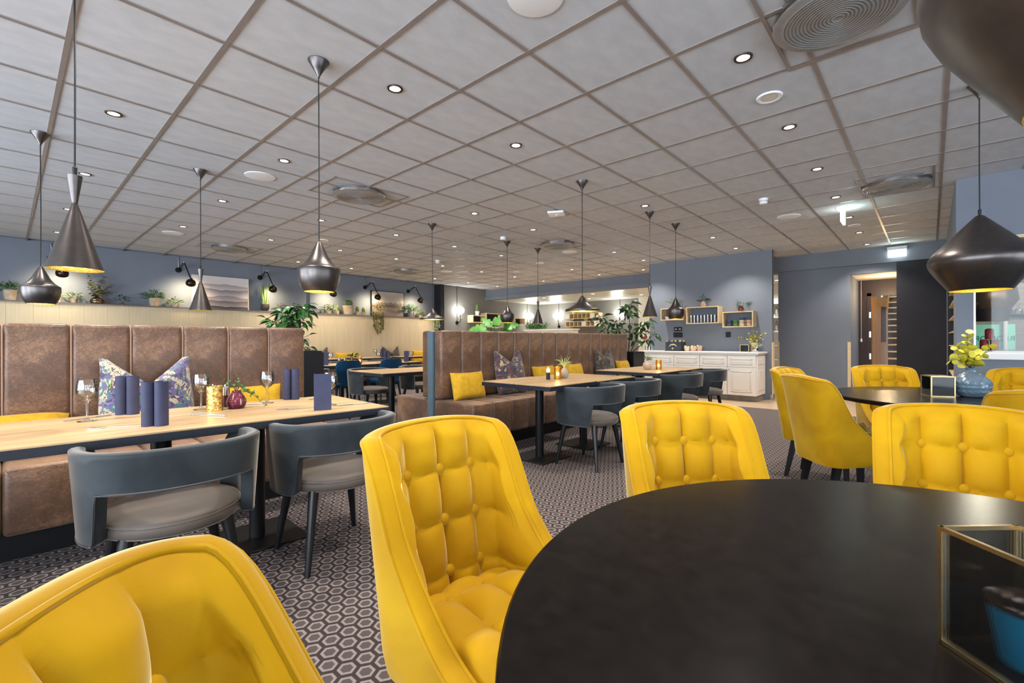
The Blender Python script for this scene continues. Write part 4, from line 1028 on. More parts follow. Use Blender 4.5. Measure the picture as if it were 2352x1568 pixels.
t = thing('flower_vase', 'grey ribbed vase with a spiky air plant beside the gold candle', 'vase', (3.80, 2.74, .718), 0); ribbed_vase(t, M_ribvase, .046, .11, 64)
rr = random.Random(5)
for k in range(26):
    a = rr.uniform(0, 2 * PI); s_ = rr.uniform(.5, 1); tip = Vector((math.cos(a) * .10 * s_, math.sin(a) * .10 * s_, .14 + rr.uniform(-.02, .10))); mid = Vector((math.cos(a) * .03, math.sin(a) * .03, .18 + .04 * rr.random()))
    pts = []
    for i in range(7): u = i / 6; pts.append(Vector((0, 0, .10)) * (1 - u) ** 2 + mid * 2 * u * (1 - u) + tip * u * u)
    obj('leaf', MB().tube(pts, [.0042 * (1 - .85 * i / 6) for i in range(7)], 4), M_air, t)
gold_candle(5.72, 2.62, .7205, 'lit gold candle glass on the far oak table', .036, .125)
t = thing('flower_vase', 'round beige vase with a leafy sprig on the far oak table', 'vase', (5.60, 2.72, .7205), 0); obj('vase_body', MB().lathe([(.0001, 0), (.03, 0), (.05, .025), (.058, .055), (.05, .085), (.025, .108), (.018, .118), (.014, .118), (.014, .10)], 28), M_stonevase, t)
LS = leaf_mesh(.05, .024, .3, M_leafA)
sprig(t, [((0, 0, .11), (-.02, 0, .16), (-.10, -.02, .16)), ((0, 0, .11), (0, .0, .17), (.01, .01, .20)), ((0, 0, .11), (.03, 0, .16), (.10, .02, .15)), ((0, 0, .11), (.0, -.03, .16), (.03, -.08, .15))], M_leafA, LS, seed=8, step=.022, start=.35)
t = thing('salt_mill', 'small dark mill hidden between vase and candle on the far oak table', 'salt mill', (5.69, 2.74, .7205)); obj('body', MB().lathe([(.0001, 0), (.018, 0), (.018, .06)], 16), M_cord, t); obj('cap', MB().lathe([(.018, .06), (.018, .10), (.0001, .112)], 16), M_steel, t)
# back tables
gold_candle(4.22, 5.02, .7205, 'lit gold candle glass at the sofa end on the table behind', .038, .14)
t = thing('salt_mill', 'white topped mill beside the candle at the sofa end', 'salt mill', (4.10, 5.02, .7205)); obj('body', MB().lathe([(.0001, 0), (.019, 0), (.019, .07)], 16), M_cord, t); obj('cap', MB().lathe([(.019, .07), (.019, .112), (.0001, .12)], 16), M_whiteplastic, t)
bw_ = [('glass', 2.95, 7.12), ('roll', 3.12, 7.18), ('candle', 3.30, 7.5), ('flat', 3.42, 7.12), ('glass', 3.62, 7.35), ('glass', 4.42, 7.2), ('roll', 4.62, 7.25), ('candle', 4.02, 7.12), ('flat', 4.95, 7.12), ('glass', 5.08, 7.15), ('roll', 5.95, 9.5), ('candle', 4.55, 9.6), ('glass', 5.75, 9.5), ('flat', 4.35, 9.55)]
names_ = iter(['nearest the planter', 'beside the planter glass', 'third from the planter', 'left of the left blue chair', 'above the left blue chair', 'right of the back candle', 'right of the left blue chair', 'between the blue chairs', 'left of the right blue chair', 'above the right blue chair', 'right of the wall socket', 'in the middle of the bench table', 'on the bench table at the right', 'on the bench table at the left'])
for k, x, y in bw_:
    w_ = next(names_)
    if k == 'glass': wine_glass(x, y, .7205, 'small wine glass on the back table ' + w_, 1.1, 'wine glasses on the back tables')
    elif k == 'roll': menu_rolled(x, y, .7205, -.6, 'dark rolled menu on the back table ' + w_)
    elif k == 'flat': menu_flat(x, y, .7205, -.6, 'dark flat menu on the back table ' + w_)
    else: gold_candle(x, y, .7205, 'small gold candle on the back table ' + w_)
for x, l in ((3.72, 'small salt mill at the back table, left of the pair'), (3.82, 'small pepper mill at the back table, right of the pair')):
    t = thing('spice_mill', l, 'mill', (x, 7.25, .718)); obj('body', MB().cyl((0, 0), .02, 0, .06), M_cord, t); obj('cap', MB().lathe([(.02, .06), (.02, .105), (.0001, .115)], 16), M_steel, t)
t = thing('flower_vase', 'small dark vase with leaves on the back table', 'vase', (3.92, 7.2, .718), 0); obj('vase_body', MB().lathe([(.0001, 0), (.025, 0), (.035, .05), (.02, .10), (.022, .11)], 20), M_purple, t)
tag(obj('foliage', foliage(dome_fn(.08, .10, .12), 40, .06, .03, M_leafB, 4), M_leafB, t, sharp=180), kind='stuff')

# ------------------------------------------------------------------ round table objects
def lantern(x, y, z, rz, s, h, rod, label, cat='lantern'):
    t = thing('brass_lantern', label, cat, (x, y, z), rz, 'brass framed glass lanterns'); a = s / 2
    for sx in (-1, 1):
        for sy in (-1, 1): obj('corner_rod', BX(sx * a - rod, sx * a + rod, sy * a - rod, sy * a + rod, 0, h), M_brass, t)
    for z_ in (rod, h - rod):
        for sy in (-1, 1): obj('edge_rod', BX(-a, a, sy * a - rod, sy * a + rod, z_ - rod, z_ + rod), M_brass, t); obj('edge_rod', BX(sy * a - rod, sy * a + rod, -a, a, z_ - rod, z_ + rod), M_brass, t)
    for sy in (-1, 1):
        obj('glass_pane', BX(-a + rod, a - rod, sy * a - .001, sy * a + .001, 2 * rod, h - 2 * rod), M_smoke, t); obj('glass_pane', BX(sy * a - .001, sy * a + .001, -a + rod, a - rod, 2 * rod, h - 2 * rod), M_smoke, t)
    obj('base_mirror', BX(-a, a, -a, a, .0005, .0015), M_smoke, t); return t
t = lantern(.787, -.078, ZT, math.radians(-46), .097, .146, .0026, 'brass framed glass lantern with a turquoise votive on the near black table')
for o in [o for o in bpy.data.objects if o.parent == t and o.name.startswith('glass_pane')]: o.data.materials.clear(); o.data.materials.append(M_glass)
t2 = thing('votive_cup', 'turquoise glass votive cup inside the near lantern', 'votive', (.790, -.080, ZT + .0018))
obj('cup', MB().lathe([(.0001, 0), (.020, 0), (.024, .004), (.0325, .060), (.034, .066)], 32), M_turq, t2)
obj('rim_band', MB().lathe([(.034, .066), (.0355, .074), (.0345, .076), (.032, .073), (.028, .045)], 32), mat('iridescent_rim', srgb(70, 90, 110), .12, .8, col2=srgb(180, 140, 90), scale=30), t2)
obj('wax', MB().lathe([(.0001, .046), (.028, .045)], 24), M_conc, t2)
t = lantern(4.225, -.035, ZT, math.radians(-66), .125, .138, .0035, 'brass framed smoked glass lantern beside the blue vase')
t2 = thing('votive_cup', 'small gold votive cup inside the far lantern', 'votive', (4.225, -.035, ZT + .0018)); obj('cup', MB().lathe([(.0001, 0), (.03, 0), (.034, .055), (.032, .055), (.028, .01)], 24), M_goldglass, t2); obj('wax', MB().lathe([(.0001, .03), (.03, .03)], 16), M_cream, t2)
t = thing('flower_vase', 'blue glazed zigzag patterned vase with eucalyptus on the far black table', 'vase', (4.32, -.20, ZT), 0)
n = 64; rows = []
pf = [(.05, 0), (.062, .006), (.078, .022), (.090, .042), (.097, .065), (.098, .085), (.092, .108), (.078, .128), (.058, .145), (.038, .157), (.027, .166), (.024, .178), (.030, .190), (.026, .190), (.020, .176)]
dense = []
for (a, b), (c, d) in zip(pf, pf[1:]):
    for k in range(3): dense.append((a + (c - a) * k / 3, b + (d - b) * k / 3))
dense.append(pf[-1])
for r_, z_ in dense:
    row = []
    for k in range(n):
        ph = (k * 20 / n) % 1; zz = abs(ph - .5) * 2
        amp = .005 if .02 < z_ < .115 else 0; v = math.sin((z_ / .016 + zz * .9) * PI); rr_ = r_ + amp * (1 if v > .2 else 0)
        row.append((rr_ * math.cos(2 * PI * k / n), rr_ * math.sin(2 * PI * k / n), z_))
    rows.append(row)
g = MB().grid(rows, wrap=True); g.f.append(tuple(range(n - 1, -1, -1))); obj('vase_body', g, M_bluevase, t, sharp=35)
LEU = round_leaf(.029, M_leafC)
sprig(t, [((0, 0, .17), (-.05, .04, .27), (-.13, .10, .24)), ((0, 0, .17), (-.03, .03, .30), (-.09, .07, .33)), ((0, 0, .17), (.0, .02, .33), (-.02, .02, .42)), ((0, 0, .17), (-.03, 0, .25), (-.06, -.03, .28)), ((0, 0, .17), (.04, -.04, .25), (.09, -.09, .33)), ((0, 0, .17), (.02, -.03, .23), (.02, -.05, .27)), ((0, 0, .17), (-.02, .03, .24), (-.03, .06, .26))], M_leafC, LEU, .003, .030, .25, True, 21)

# ------------------------------------------------------------------ tall plants in black planters
def schefflera(t, base_z, stems, seed, lm=(None,), scale=1.0):
    rr = random.Random(seed); sg = MB()
    for (pts, crowns) in stems:
        ps = [Vector(p) for p in pts]; sg.tube(ps, [.010 - .006 * i / (len(ps) - 1) for i in range(len(ps))], 6)
        for (u, cnt, ln) in crowns:
            k = u * (len(ps) - 1); i = min(len(ps) - 2, int(k)); c = ps[i].lerp(ps[i + 1], k - i)
            a0 = rr.uniform(0, 6)
            for q in range(cnt):
                a = a0 + 2 * PI * q / cnt + rr.uniform(-.25, .25); el = rr.uniform(-1.0, .55)
                pet = c + Vector((math.cos(a), math.sin(a), .25 + el * .4)) * rr.uniform(.03, .09)
                sg.tube([c, pet], .0025, 4)
                o = obj('leaf', rr.choice(lm), parent=t, loc=pet); o.rotation_euler = (Vector((math.cos(a), math.sin(a), el)).to_track_quat('Y', 'Z').to_matrix() @ Matrix.Rotation(rr.uniform(-.8, .8), 3, 'Y')).to_euler()
                s_ = ln * rr.uniform(.8, 1.2); o.scale = (s_, s_, s_)
    obj('stems', sg, M_stem, t)
t = thing('planter_plant', 'leafy plant in a tall black planter at the end of the left banquette', 'potted plant', (1.79, 4.22, 0))
obj('planter_box', MB().box(-.15, .15, -.15, .15, 0, 1.0).box(-.14, .14, -.14, .14, .97, 1.012), M_black, t); obj('soil', BX(-.135, .135, -.135, .135, 1.0, 1.014), M_soil, t)
schefflera(t, 1.0, [([(0, 0, 1.0), (.0, 0, 1.3), (.01, .0, 1.41)], [(1, 13, .72), (.93, 12, .78), (.84, 12, .8), (.74, 11, .8), (.62, 10, .75), (.48, 8, .7), (.35, 7, .7), (.2, 8, .65), (.06, 7, .6)]), ([(-.03, 0, 1.0), (-.10, 0, 1.2), (-.22, .0, 1.27)], [(1, 11, .7), (.88, 10, .75), (.7, 8, .7)]), ([(.02, 0, 1.0), (-.05, .02, 1.25), (-.09, .0, 1.34)], [(1, 12, .8), (.86, 11, .8), (.7, 9, .75)])], 4, (LEAF_SCH, LEAF_SCH, LEAF_SCH2))
t = thing('planter_plant', 'tall dark leafy plant in a black planter at the far end of the middle banquette', 'potted plant', (7.35, 3.92, 0))
obj('planter_box', MB().box(-.20, .20, -.2, .2, 0, .90).box(-.19, .19, -.19, .19, .87, .905), M_black, t); obj('soil', BX(-.18, .18, -.18, .18, .90, .908), M_soil, t)
schefflera(t, .9, [([(0, 0, .9), (.02, -.02, 1.3), (.0, .0, 1.72)], [(1, 11, 1.35), (.9, 9, 1.35), (.78, 9, 1.3), (.6, 7, 1.2), (.42, 6, 1.1)]), ([(.03, -.03, .9), (.12, -.12, 1.2), (.24, -.22, 1.42)], [(1, 9, 1.2), (.8, 8, 1.2), (.55, 7, 1.1), (.3, 6, 1)]), ([(-.05, .05, .9), (-.22, .24, 1.2), (-.34, .36, 1.50)], [(1, 9, 1.1), (.84, 8, 1.2), (.6, 7, 1)]), ([(.05, -.05, .9), (.16, -.2, 1.05), (.28, -.34, 1.2)], [(1, 8, 1.2), (.7, 6, 1)]), ([(0, .05, .9), (-.1, .1, 1.2), (-.14, .16, 1.4)], [(1, 8, 1.2), (.7, 7, 1.1)])], 9, (LEAF_SCH2, LEAF_SCH2, LEAF_SCH))

# monstera behind the middle banquette
t = thing('planter_plant', 'bright monstera plant rising behind the middle banquette', 'potted plant', (6.42, 6.3, 0), 0)
pot(t, .16, .2, .55, M_conc, .01)
def monstera_leaf(L, W):
    n_ = 16; rows = []
    for i in range(n_ + 1):
        s_ = i / n_; w_ = W * math.sin(PI * min(.995, s_ ** .75)) ** .7; cut = 1 if (i % 4 != 3 or s_ < .2 or s_ > .9) else .55; y = L * s_; z = -.35 * L * s_ * s_ + .06
        rows.append([(-w_ / 2 * cut, y, z + .05 * w_), (-w_ / 4, y, z), (0, y, z - .006), (w_ / 4, y, z), (w_ / 2 * cut, y, z + .05 * w_)])
    return MB().grid(rows).mesh('leaf', M_leafE, 180)
ML = monstera_leaf(.42, .30); sg = MB()
for k, (dx, dy, z_, ax, ay, az, s_) in enumerate(((-.10, .12, 1.40, -.8, .55, .15, 1.0), (.02, .02, 1.50, .35, -.6, .55, 1.0), (.1, -.1, 1.36, .6, -.5, -.1, .9), (.0, .1, 1.45, -.2, .5, .7, .85), (.16, -.16, 1.42, .7, -.65, .5, .85), (-.05, .05, 1.33, -.5, -.3, .1, .8), (.1, .1, 1.4, .6, .5, .3, .9))):
    sg.tube([(0, 0, .5), (dx * .6, dy * .6, .95), (dx, dy, z_)], [.012, .01, .006], 6)
    o = obj('leaf', ML, parent=t, loc=(dx, dy, z_)); yv = Vector((ax, ay, az)).normalized(); zv = Vector((-.5, -.55, .7)); zv = (zv - yv * zv.dot(yv)).normalized(); o.rotation_euler = Matrix((yv.cross(zv), yv, zv)).transposed().to_euler(); o.scale = (s_ * .8,) * 3; o.location.z -= .10
obj('stems', sg, M_leafB, t)

# ------------------------------------------------------------------ ledge plants
LZ, LY = 1.762, 10.80
bushy(.05, LY, LZ, 'bushy green plant in a pale pot at the left end of the ledge', (.062, .078, .17), .15, .17, M_leafA, 260, .06, .012, M_terra, seed=2)
bushy(.78, LY - .03, LZ, 'small pale green succulent near the amber vase on the ledge', (.035, .05, .07), .13, .14, M_leafD, 110, .055, .02, M_terra, seed=3)
t = thing('glass_vase', 'round amber glass vase with a leafy branch on the ledge', 'vase', (1.08, LY, LZ)); obj('vase_body', MB().lathe([(.0001, 0), (.07, .002), (.098, .03), (.10, .06), (.078, .10), (.03, .128), (.022, .14), (.028, .15), (.024, .15), (.018, .138)], 32), M_amber, t)
LSM = leaf_mesh(.07, .042, .2, M_leafF, name='leaf')
sprig(t, [((0, 0, .02), (-.03, 0, .25), (-.13, .0, .55)), ((0, 0, .1), (.03, 0, .30), (.09, .0, .48)), ((0, 0, .12), (.10, 0, .28), (.22, 0, .36)), ((0, 0, .1), (-.04, 0, .2), (-.11, 0, .28)), ((0, 0, .12), (.05, 0, .2), (.14, 0, .22))], M_leafF, LSM, .004, .036, .25, True, 5, 1.15)
t = thing('glass_vase', 'tiny bottle with a dark sprig beside the amber vase', 'vase', (1.42, LY, LZ)); obj('vase_body', MB().lathe([(.0001, 0), (.03, .002), (.032, .02), (.012, .05), (.013, .07)], 20), M_amber, t)
tag(obj('foliage', foliage(dome_fn(.09, .07, .12), 46, .05, .02, M_leafB, 6), M_leafB, t, sharp=180), kind='stuff')
bushy(1.885, LY, LZ, 'bushy green plant in a pale pot left of the mountain picture', (.068, .082, .16), .18, .17, M_leafA, 240, .065, .014, M_terra, seed=7)
bushy(2.19, LY - .02, LZ, 'small pale succulent at the left edge of the mountain picture', (.035, .05, .065), .12, .15, M_leafD, 110, .055, .02, M_terra, seed=8)
bushy(.60, LY, LZ, 'tiny pale pot behind the left bell pendant', (.03, .036, .07), .02, .02, M_leafD, 8, .02, .01, M_terra, seed=15)
t = thing('potted_plant', 'aloe with upright blades in a dark round pot right of the mountain picture', 'potted plant', (3.81, LY - .06, LZ), 0, 'plants on the wall ledge'); obj('pot', MB().lathe([(.0001, 0), (.05, .002), (.082, .05), (.088, .10), (.082, .15), (.076, .15), (.08, .10)], 28), M_dpot, t)
obj('soil', MB().lathe([(.0001, .13), (.079, .13)], 16), M_soil, t); rr = random.Random(3)
for k in range(15):
    a = k * 2.4; q = .02 + .035 * rr.random(); tp = .3 + .22 * rr.random(); lean_ = rr.uniform(.03, .11)
    obj('leaf', MB().tube([(q * math.cos(a), q * math.sin(a), .12), ((q + lean_ * .4) * math.cos(a), (q + lean_ * .4) * math.sin(a), .12 + tp * .55), ((q + lean_) * math.cos(a), (q + lean_) * math.sin(a), .12 + tp)], [.022, .017, .002], 6), M_cactus, t)
t = thing('flower_vase', 'tiny gold vase with a dry olive sprig on the ledge', 'vase', (4.19, LY, LZ)); obj('vase_body', MB().lathe([(.0001, 0), (.03, .002), (.034, .03), (.018, .06), (.022, .075)], 20), M_goldglass, t)
tag(obj('foliage', foliage(dome_fn(.11, .07, .16), 90, .04, .016, M_leafF, 9), M_leafF, t, sharp=180), kind='stuff')
bushy(5.28, LY, LZ, 'pale succulent under the bell pendant on the ledge', (.06, .075, .08), .17, .17, M_leafD, 170, .06, .022, M_terra, seed=10)
def cactus(x, l, pr_, h, potd, ribs=0, name='potted_cactus'):
    t = thing(name, l, 'potted cactus', (x, LY, LZ), 0, 'cacti on the wall ledge'); pot(t, potd[0], potd[1], potd[2], M_terra, .006)
    n = 48; rows = []
    for i in range(13):
        a = PI / 2 * i / 12 * 1.7 - PI * .35; z_ = potd[2] * .88 + h * (math.sin(a) + .89) / 1.89; r_ = max(.001, pr_ * math.cos(a))
        rows.append([(r_ * (1 - .10 * (ribs > 0) * (1 + math.cos(ribs * 2 * PI * k / n))) * math.cos(2 * PI * k / n), r_ * (1 - .10 * (ribs > 0) * (1 + math.cos(ribs * 2 * PI * k / n))) * math.sin(2 * PI * k / n), z_) for k in range(n)])
    obj('body', MB().grid(rows, wrap=True), M_cactus, t)
    return t
cactus(5.50, 'small upright cactus left of the big barrel cactus', .04, .16, (.038, .048, .09), 8)
cactus(5.775, 'big barrel cactus with dark ribs in a wide pale pot', .115, .17, (.095, .135, .23), 14)
cactus(6.03, 'small cactus right of the barrel cactus', .045, .14, (.04, .052, .09), 8); cactus(6.20, 'small pale cactus beside the trailing plant', .045, .13, (.04, .052, .085), 8)
t = thing('trailing_plant', 'trailing plant hanging down over the ledge left of the forest picture', 'potted plant', (6.50, LY - .03, LZ)); pot(t, .06, .075, .1, M_terra, .004)
def trail_fn(rr):
    a = rr.uniform(-1.2, 1.2); s_ = rr.random(); x_ = .24 * math.sin(a) * (.6 + .4 * s_)
    if s_ < .3: return Vector((x_, -.05 - .25 * s_, .10 + .12 * math.sin(PI * s_ / .3) + rr.uniform(0, .06))), (a, -1, .2)
    return Vector((x_ * (1.1 - .45 * s_), -.17 - .05 * rr.random(), .12 - .62 * (s_ - .3) / .7 * (1 - .35 * abs(math.sin(a))))), (rr.uniform(-.6, .6), -.4, -1)
tag(obj('foliage', foliage(trail_fn, 900, .055, .016, M_leafA, 12, .1), M_leafF, t, sharp=180), kind='stuff')
bushy(7.66, LY, LZ, 'feathery fern in a square grey pot right of the forest picture', (.085, .09, .18), .24, .20, M_leafA, 240, .09, .018, M_conc, seed=13)
bushy(7.98, LY - .02, LZ, 'pale green succulent next to the feathery fern', (.06, .075, .07), .11, .13, M_leafD, 130, .07, .022, M_terra, seed=14)
t = thing('trailing_plant', 'grey green plant hanging at the right end of the ledge', 'potted plant', (8.40, 10.745, LZ)); pot(t, .05, .06, .09, M_terra, .004)
def trail2(rr):
    s_ = rr.random(); return Vector((rr.uniform(-.13, .13), -.12 - .05 * rr.random(), .12 - .42 * s_)), (rr.uniform(-.6, .6), -.5, -.8)
tag(obj('foliage', foliage(trail2, 260, .045, .014, M_leafD, 15, .1), M_leafD, t, sharp=180), kind='stuff')

# pictures on the ledge
def picture(x0, x1, z0, z1, m, label, dep=.035):
    cx = (x0 + x1) / 2; t = thing('framed_picture', label, 'picture', (cx, 10.90, z0), 0, 'landscape prints on the ledge'); hw = (x1 - x0) / 2; h = z1 - z0
    obj('print', BX(-hw + .012, hw - .012, -.012, .03, .012, h - .012), m, t)
    obj('frame', MB().box(-hw, hw, -.018, .03, 0, .012).box(-hw, hw, -.018, .03, h - .012, h).box(-hw, -hw + .012, -.018, .03, .012, h - .012).box(hw - .012, hw, -.018, .03, .012, h - .012), M_cream if m is M_p1 else M_black, t)
M_p1 = print_material('misty_mountain_print', srgb(226, 216, 214), [(.52, .16, srgb(170, 158, 160), 1.3), (.42, .22, srgb(132, 120, 126), 4.1), (.27, .14, srgb(146, 132, 132), 7.7), (.19, .14, srgb(112, 98, 98), 11.2), (.06, .12, srgb(60, 52, 50), 15.9)], 2.2, 1)
M_p2 = print_material('misty_forest_print', srgb(186, 178, 168), [(.38, .30, srgb(116, 100, 86), 2.3, ), (.32, .34, srgb(84, 68, 56), 5.1), (.20, .30, srgb(120, 100, 84), 9.7)], 14, 1, 3)
picture(2.50, 3.53, LZ, LZ + .68, M_p1, 'wide misty mountain print standing on the ledge'); picture(6.48, 7.49, LZ, LZ + .68, M_p2, 'sepia misty forest print standing on the ledge')

# ------------------------------------------------------------------ white sideboard, unit by unit
XF, XW = 8.93, 9.508
def moulded(y0, y1, z0, z1, fr=.055):
    """panelled front on the plane x = 0 (proud towards -x): field plus raised frame"""
    g = MB().rbox(-.018, 0, y0, y1, z0, z1, b=.002, seg=1)
    return g
def sunk(y0, y1, z0, z1, fr):
    a = MB(); iy0, iy1, iz0, iz1 = y0 + fr, y1 - fr, z0 + fr, z1 - fr; q = .018
    for (u0, u1, v0, v1) in ((iy0, iy1, iz0, iz0 + q), (iy0, iy1, iz1 - q, iz1), (iy0, iy0 + q, iz0, iz1), (iy1 - q, iy1, iz0, iz1)): a.rbox(-.033, -.016, u0, u1, v0, v1, b=.004, seg=1)
    a.rbox(-.027, -.016, iy0 + .03, iy1 - .03, iz0 + min(.03, (iz1 - iz0) * .3), iz1 - min(.03, (iz1 - iz0) * .3), b=.003, seg=1)
    return a
M_cab = mat('ivory_cabinet_lacquer', srgb(238, 232, 224), .4, col2=srgb(240, 235, 228), scale=3)
units = [(3.77, 4.46, 'white cabinet at the left end of the sideboard beside the planter'), (3.265, 3.765, 'white cabinet below the tea chest'), (2.765, 3.26, 'white cabinet second from the wall end'), (2.285, 2.76, 'white cabinet at the wall end with a small knob')]
for k, (y0, y1, l) in enumerate(units):
    t = thing('base_cabinet', l, 'cabinet', (XF, (y0 + y1) / 2, 0), 0, 'white sideboard cabinets'); h = (y1 - y0) / 2
    obj('body', BX(.0, XW - XF, -h, h, .10, .83), M_cab, t); obj('kickboard', BX(.05, XW - XF, -h, h, 0, .10), M_conc, t)
    d = obj('drawer', moulded(-h + .003, h - .003, .615, .815), M_cab, t); obj('panel_moulding', sunk(-h + .003, h - .003, .615, .815, .05), M_cab, d)
    d = obj('door', moulded(-h + .003, h - .003, .11, .605), M_cab, t); obj('panel_moulding', sunk(-h + .003, h - .003, .11, .605, .06), M_cab, d)
    obj('knob', MB().ball((-.032, h - .03, .565), .012, 12, 8), M_steel, d)
    if k == 3:
        s_ = obj('side_panel', RB(.03, XW - XF - .03, -h - .018, -h, .11, .815, b=.003, seg=1), M_cab, t)
        obj('panel_moulding', MB().rbox(.10, .47, -h - .026, -h - .017, .19, .56, b=.004, seg=1).rbox(.10, .47, -h - .026, -h - .017, .66, .76, b=.004, seg=1), M_cab, s_)
wt = thing('worktop', 'white moulded worktop along the sideboard wall', 'worktop', (XF, 3.35, 0))
obj('slab', RB(-.05, XW - XF, -1.12, 1.18, .855, .885, b=.008, seg=2), M_white, wt); obj('cornice', RB(-.03, XW - XF, -1.10, 1.16, .83, .857, b=.008, seg=2), M_white, wt)
t = thing('base_cabinet', 'dark drinks fridge at the left end of the sideboard', 'fridge', (9.0, 4.72, 0)); obj('body', BX(0, .5, -.18, .18, .02, .86), M_wall_dark, t); obj('door', BX(-.03, 0, -.18, .18, .05, .84), M_black, t); obj('badge', BX(-.032, -.03, -.05, .0, .78, .80), M_steel, t)
WZ = .8855
# on the worktop
t = thing('tea_chest', 'slate grey tea chest full of sachets on the sideboard', 'tea box', (9.20, 3.85, WZ)); 
obj('chest_body', RB(-.13, .13, -.16, .16, .006, .185, b=.005, seg=1), M_navybox, t); obj('foot_rail', BX(-.14, .14, -.17, .17, 0, .01), M_black, t)
d = obj('drawer', RB(-.14, -.128, -.15, .15, .015, .09, b=.003, seg=1), M_navybox, t); obj('knob', MB().ball((-.15, 0, .05), .016, 12, 8), M_creamcup, d)
g = MB()
for k in range(9):
    a0, a1 = PI * (.15 + .7 * k / 9), PI * (.15 + .7 * (k + 1) / 9); q = []
    for a, r_ in ((a0, .075), (a1, .075), (a1, .09), (a0, .09)): q.append((-.1315, r_ * math.cos(a), .055 + r_ * math.sin(a)))
    g.add(q, [(0, 1, 2, 3)])
g.box(-.132, -.131, -.04, .04, .118, .126); obj('emblem', g, M_creamcup, t)
rr = random.Random(2)
for k in range(14):
    o = obj('tea_sachet', BX(-.03, .03, -.004, .004, 0, .055), (M_paper, M_red, M_greencup, M_creamcup)[k % 4], t, loc=(-.09 + .06 * (k % 4), -.13 + .26 * (k // 4) / 3 + rr.uniform(-.01, .01), .165), rot=(rr.uniform(-.3, .3), 0, rr.uniform(-.2, .2)))
def bowl(x, y, l, m, r=.05, h=.07):
    t = thing('snack_bowl', l, 'bowl', (x, y, WZ), 0, 'bowls of portion packs on the sideboard'); obj('dish', MB().lathe([(.0001, 0), (r * .6, 0), (r, h * .5), (r * 1.02, h), (r * .92, h), (r * .9, h * .5)], 24), m, t)
    tag(obj('portion_packs', foliage(lambda q: (Vector((q.uniform(-r * .6, r * .6), q.uniform(-r * .6, r * .6), h * .75 + q.random() * .03)), (q.uniform(-1, 1), q.uniform(-1, 1), .3)), 16, .035, .03, M_paper, 3), M_paper, t), kind='stuff')
bowl(9.15, 3.60, 'square cream tub beside the tea chest', M_creamcup, .055, .09); bowl(9.14, 3.47, 'blush bowl with an orange mark next to the cream tub', M_pink, .055, .06); bowl(9.28, 3.40, 'blush bowl at the back right of the snack bowls', M_pink, .055, .10); bowl(9.30, 3.52, 'white bowl heaped with portion packs behind', M_white, .055, .09)
for k, (y, l) in enumerate(((4.46, 'left drinking glass by the wall corner'), (4.40, 'middle drinking glass by the wall corner'), (4.34, 'right drinking glass by the wall corner'))):
    tag(obj('tumbler', MB().lathe([(.0001, 0), (.024, 0), (.03, .10), (.0285, .10), (.0225, .006), (.0001, .006)], 20), M_glass, loc=(9.15, y, WZ)), l, 'glass', 'drinking glasses')
t = thing('brass_lantern', 'black glass lantern cube beside the eucalyptus vases', 'lantern', (9.15, 2.52, WZ)); obj('frame', MB().box(-.06, .06, -.075, -.068, 0, .13).box(-.06, .06, .068, .075, 0, .13).box(-.06, .06, -.075, .075, .124, .13).box(-.06, .06, -.075, .075, 0, .006), M_brass, t); obj('glass_pane', BX(-.055, .055, -.068, .068, .006, .124), M_black, t)
t = thing('flower_vase', 'pale wooden vase with tall eucalyptus on the sideboard', 'vase', (9.20, 2.38, WZ)); obj('vase_body', MB().lathe([(.0001, 0), (.045, 0), (.05, .08), (.046, .17), (.042, .17), (.04, .1)], 24), M_boxwood, t)
LEV = round_leaf(.02, M_leafC)
sprig(t, [((0, 0, .15), (0, .02, .3), (0, .03, .44)), ((0, 0, .15), (0, .10, .24), (0, .26, .26)), ((0, 0, .15), (0, -.05, .26), (0, -.17, .34)), ((0, 0, .15), (0, .05, .25), (0, .10, .33)), ((0, 0, .15), (0, -.06, .2), (0, -.13, .22)), ((0, 0, .15), (0, -.02, .27), (-.02, -.05, .36))], M_leafC, LEV, .003, .032, .25, True, 31)
t = thing('flower_vase', 'pewter vase with a pale sprig at the right end of the sideboard', 'vase', (9.08, 2.33, WZ)); obj('vase_body', MB().lathe([(.0001, 0), (.035, 0), (.05, .035), (.048, .065), (.035, .085), (.03, .085)], 24), M_steel, t)
tag(obj('foliage', foliage(dome_fn(.09, .08, .12), 60, .05, .014, M_leafC, 33), M_air, t, sharp=180), kind='stuff')
# sockets
def socket(y, z, w_, h, l, n_=1, slots=False):
    t = thing('wall_socket', l, 'socket', (9.508, y, z), 0, 'black wall sockets'); obj('plate', RB(-.012, 0, -w_ / 2, w_ / 2, -h / 2, h / 2, b=.003, seg=1), M_black, t)
    for k in range(n_):
        yy = -w_ / 2 + w_ * (k + .5) / n_
        obj('inset', BX(-.0135, -.012, yy - .02, yy + .02, -.008, .008) if slots else MB().lathe([(.0001, .0135), (.022, .0135), (.024, .012)], 16).xf(Matrix.Translation((0, yy, 0)) @ Matrix.Rotation(-PI / 2, 4, 'Y')), M_whiteplastic if slots else M_wall_dark, t)
socket(3.925, 1.335, .17, .085, 'black data outlet with two pale slots above the sockets', 2, True); socket(3.975, 1.215, .09, .105, 'black wall socket below the data outlet, left of two'); socket(3.875, 1.215, .09, .105, 'black wall socket below the data outlet, right of two'); socket(2.925, 1.21, .09, .105, 'single black wall socket under the cup box')
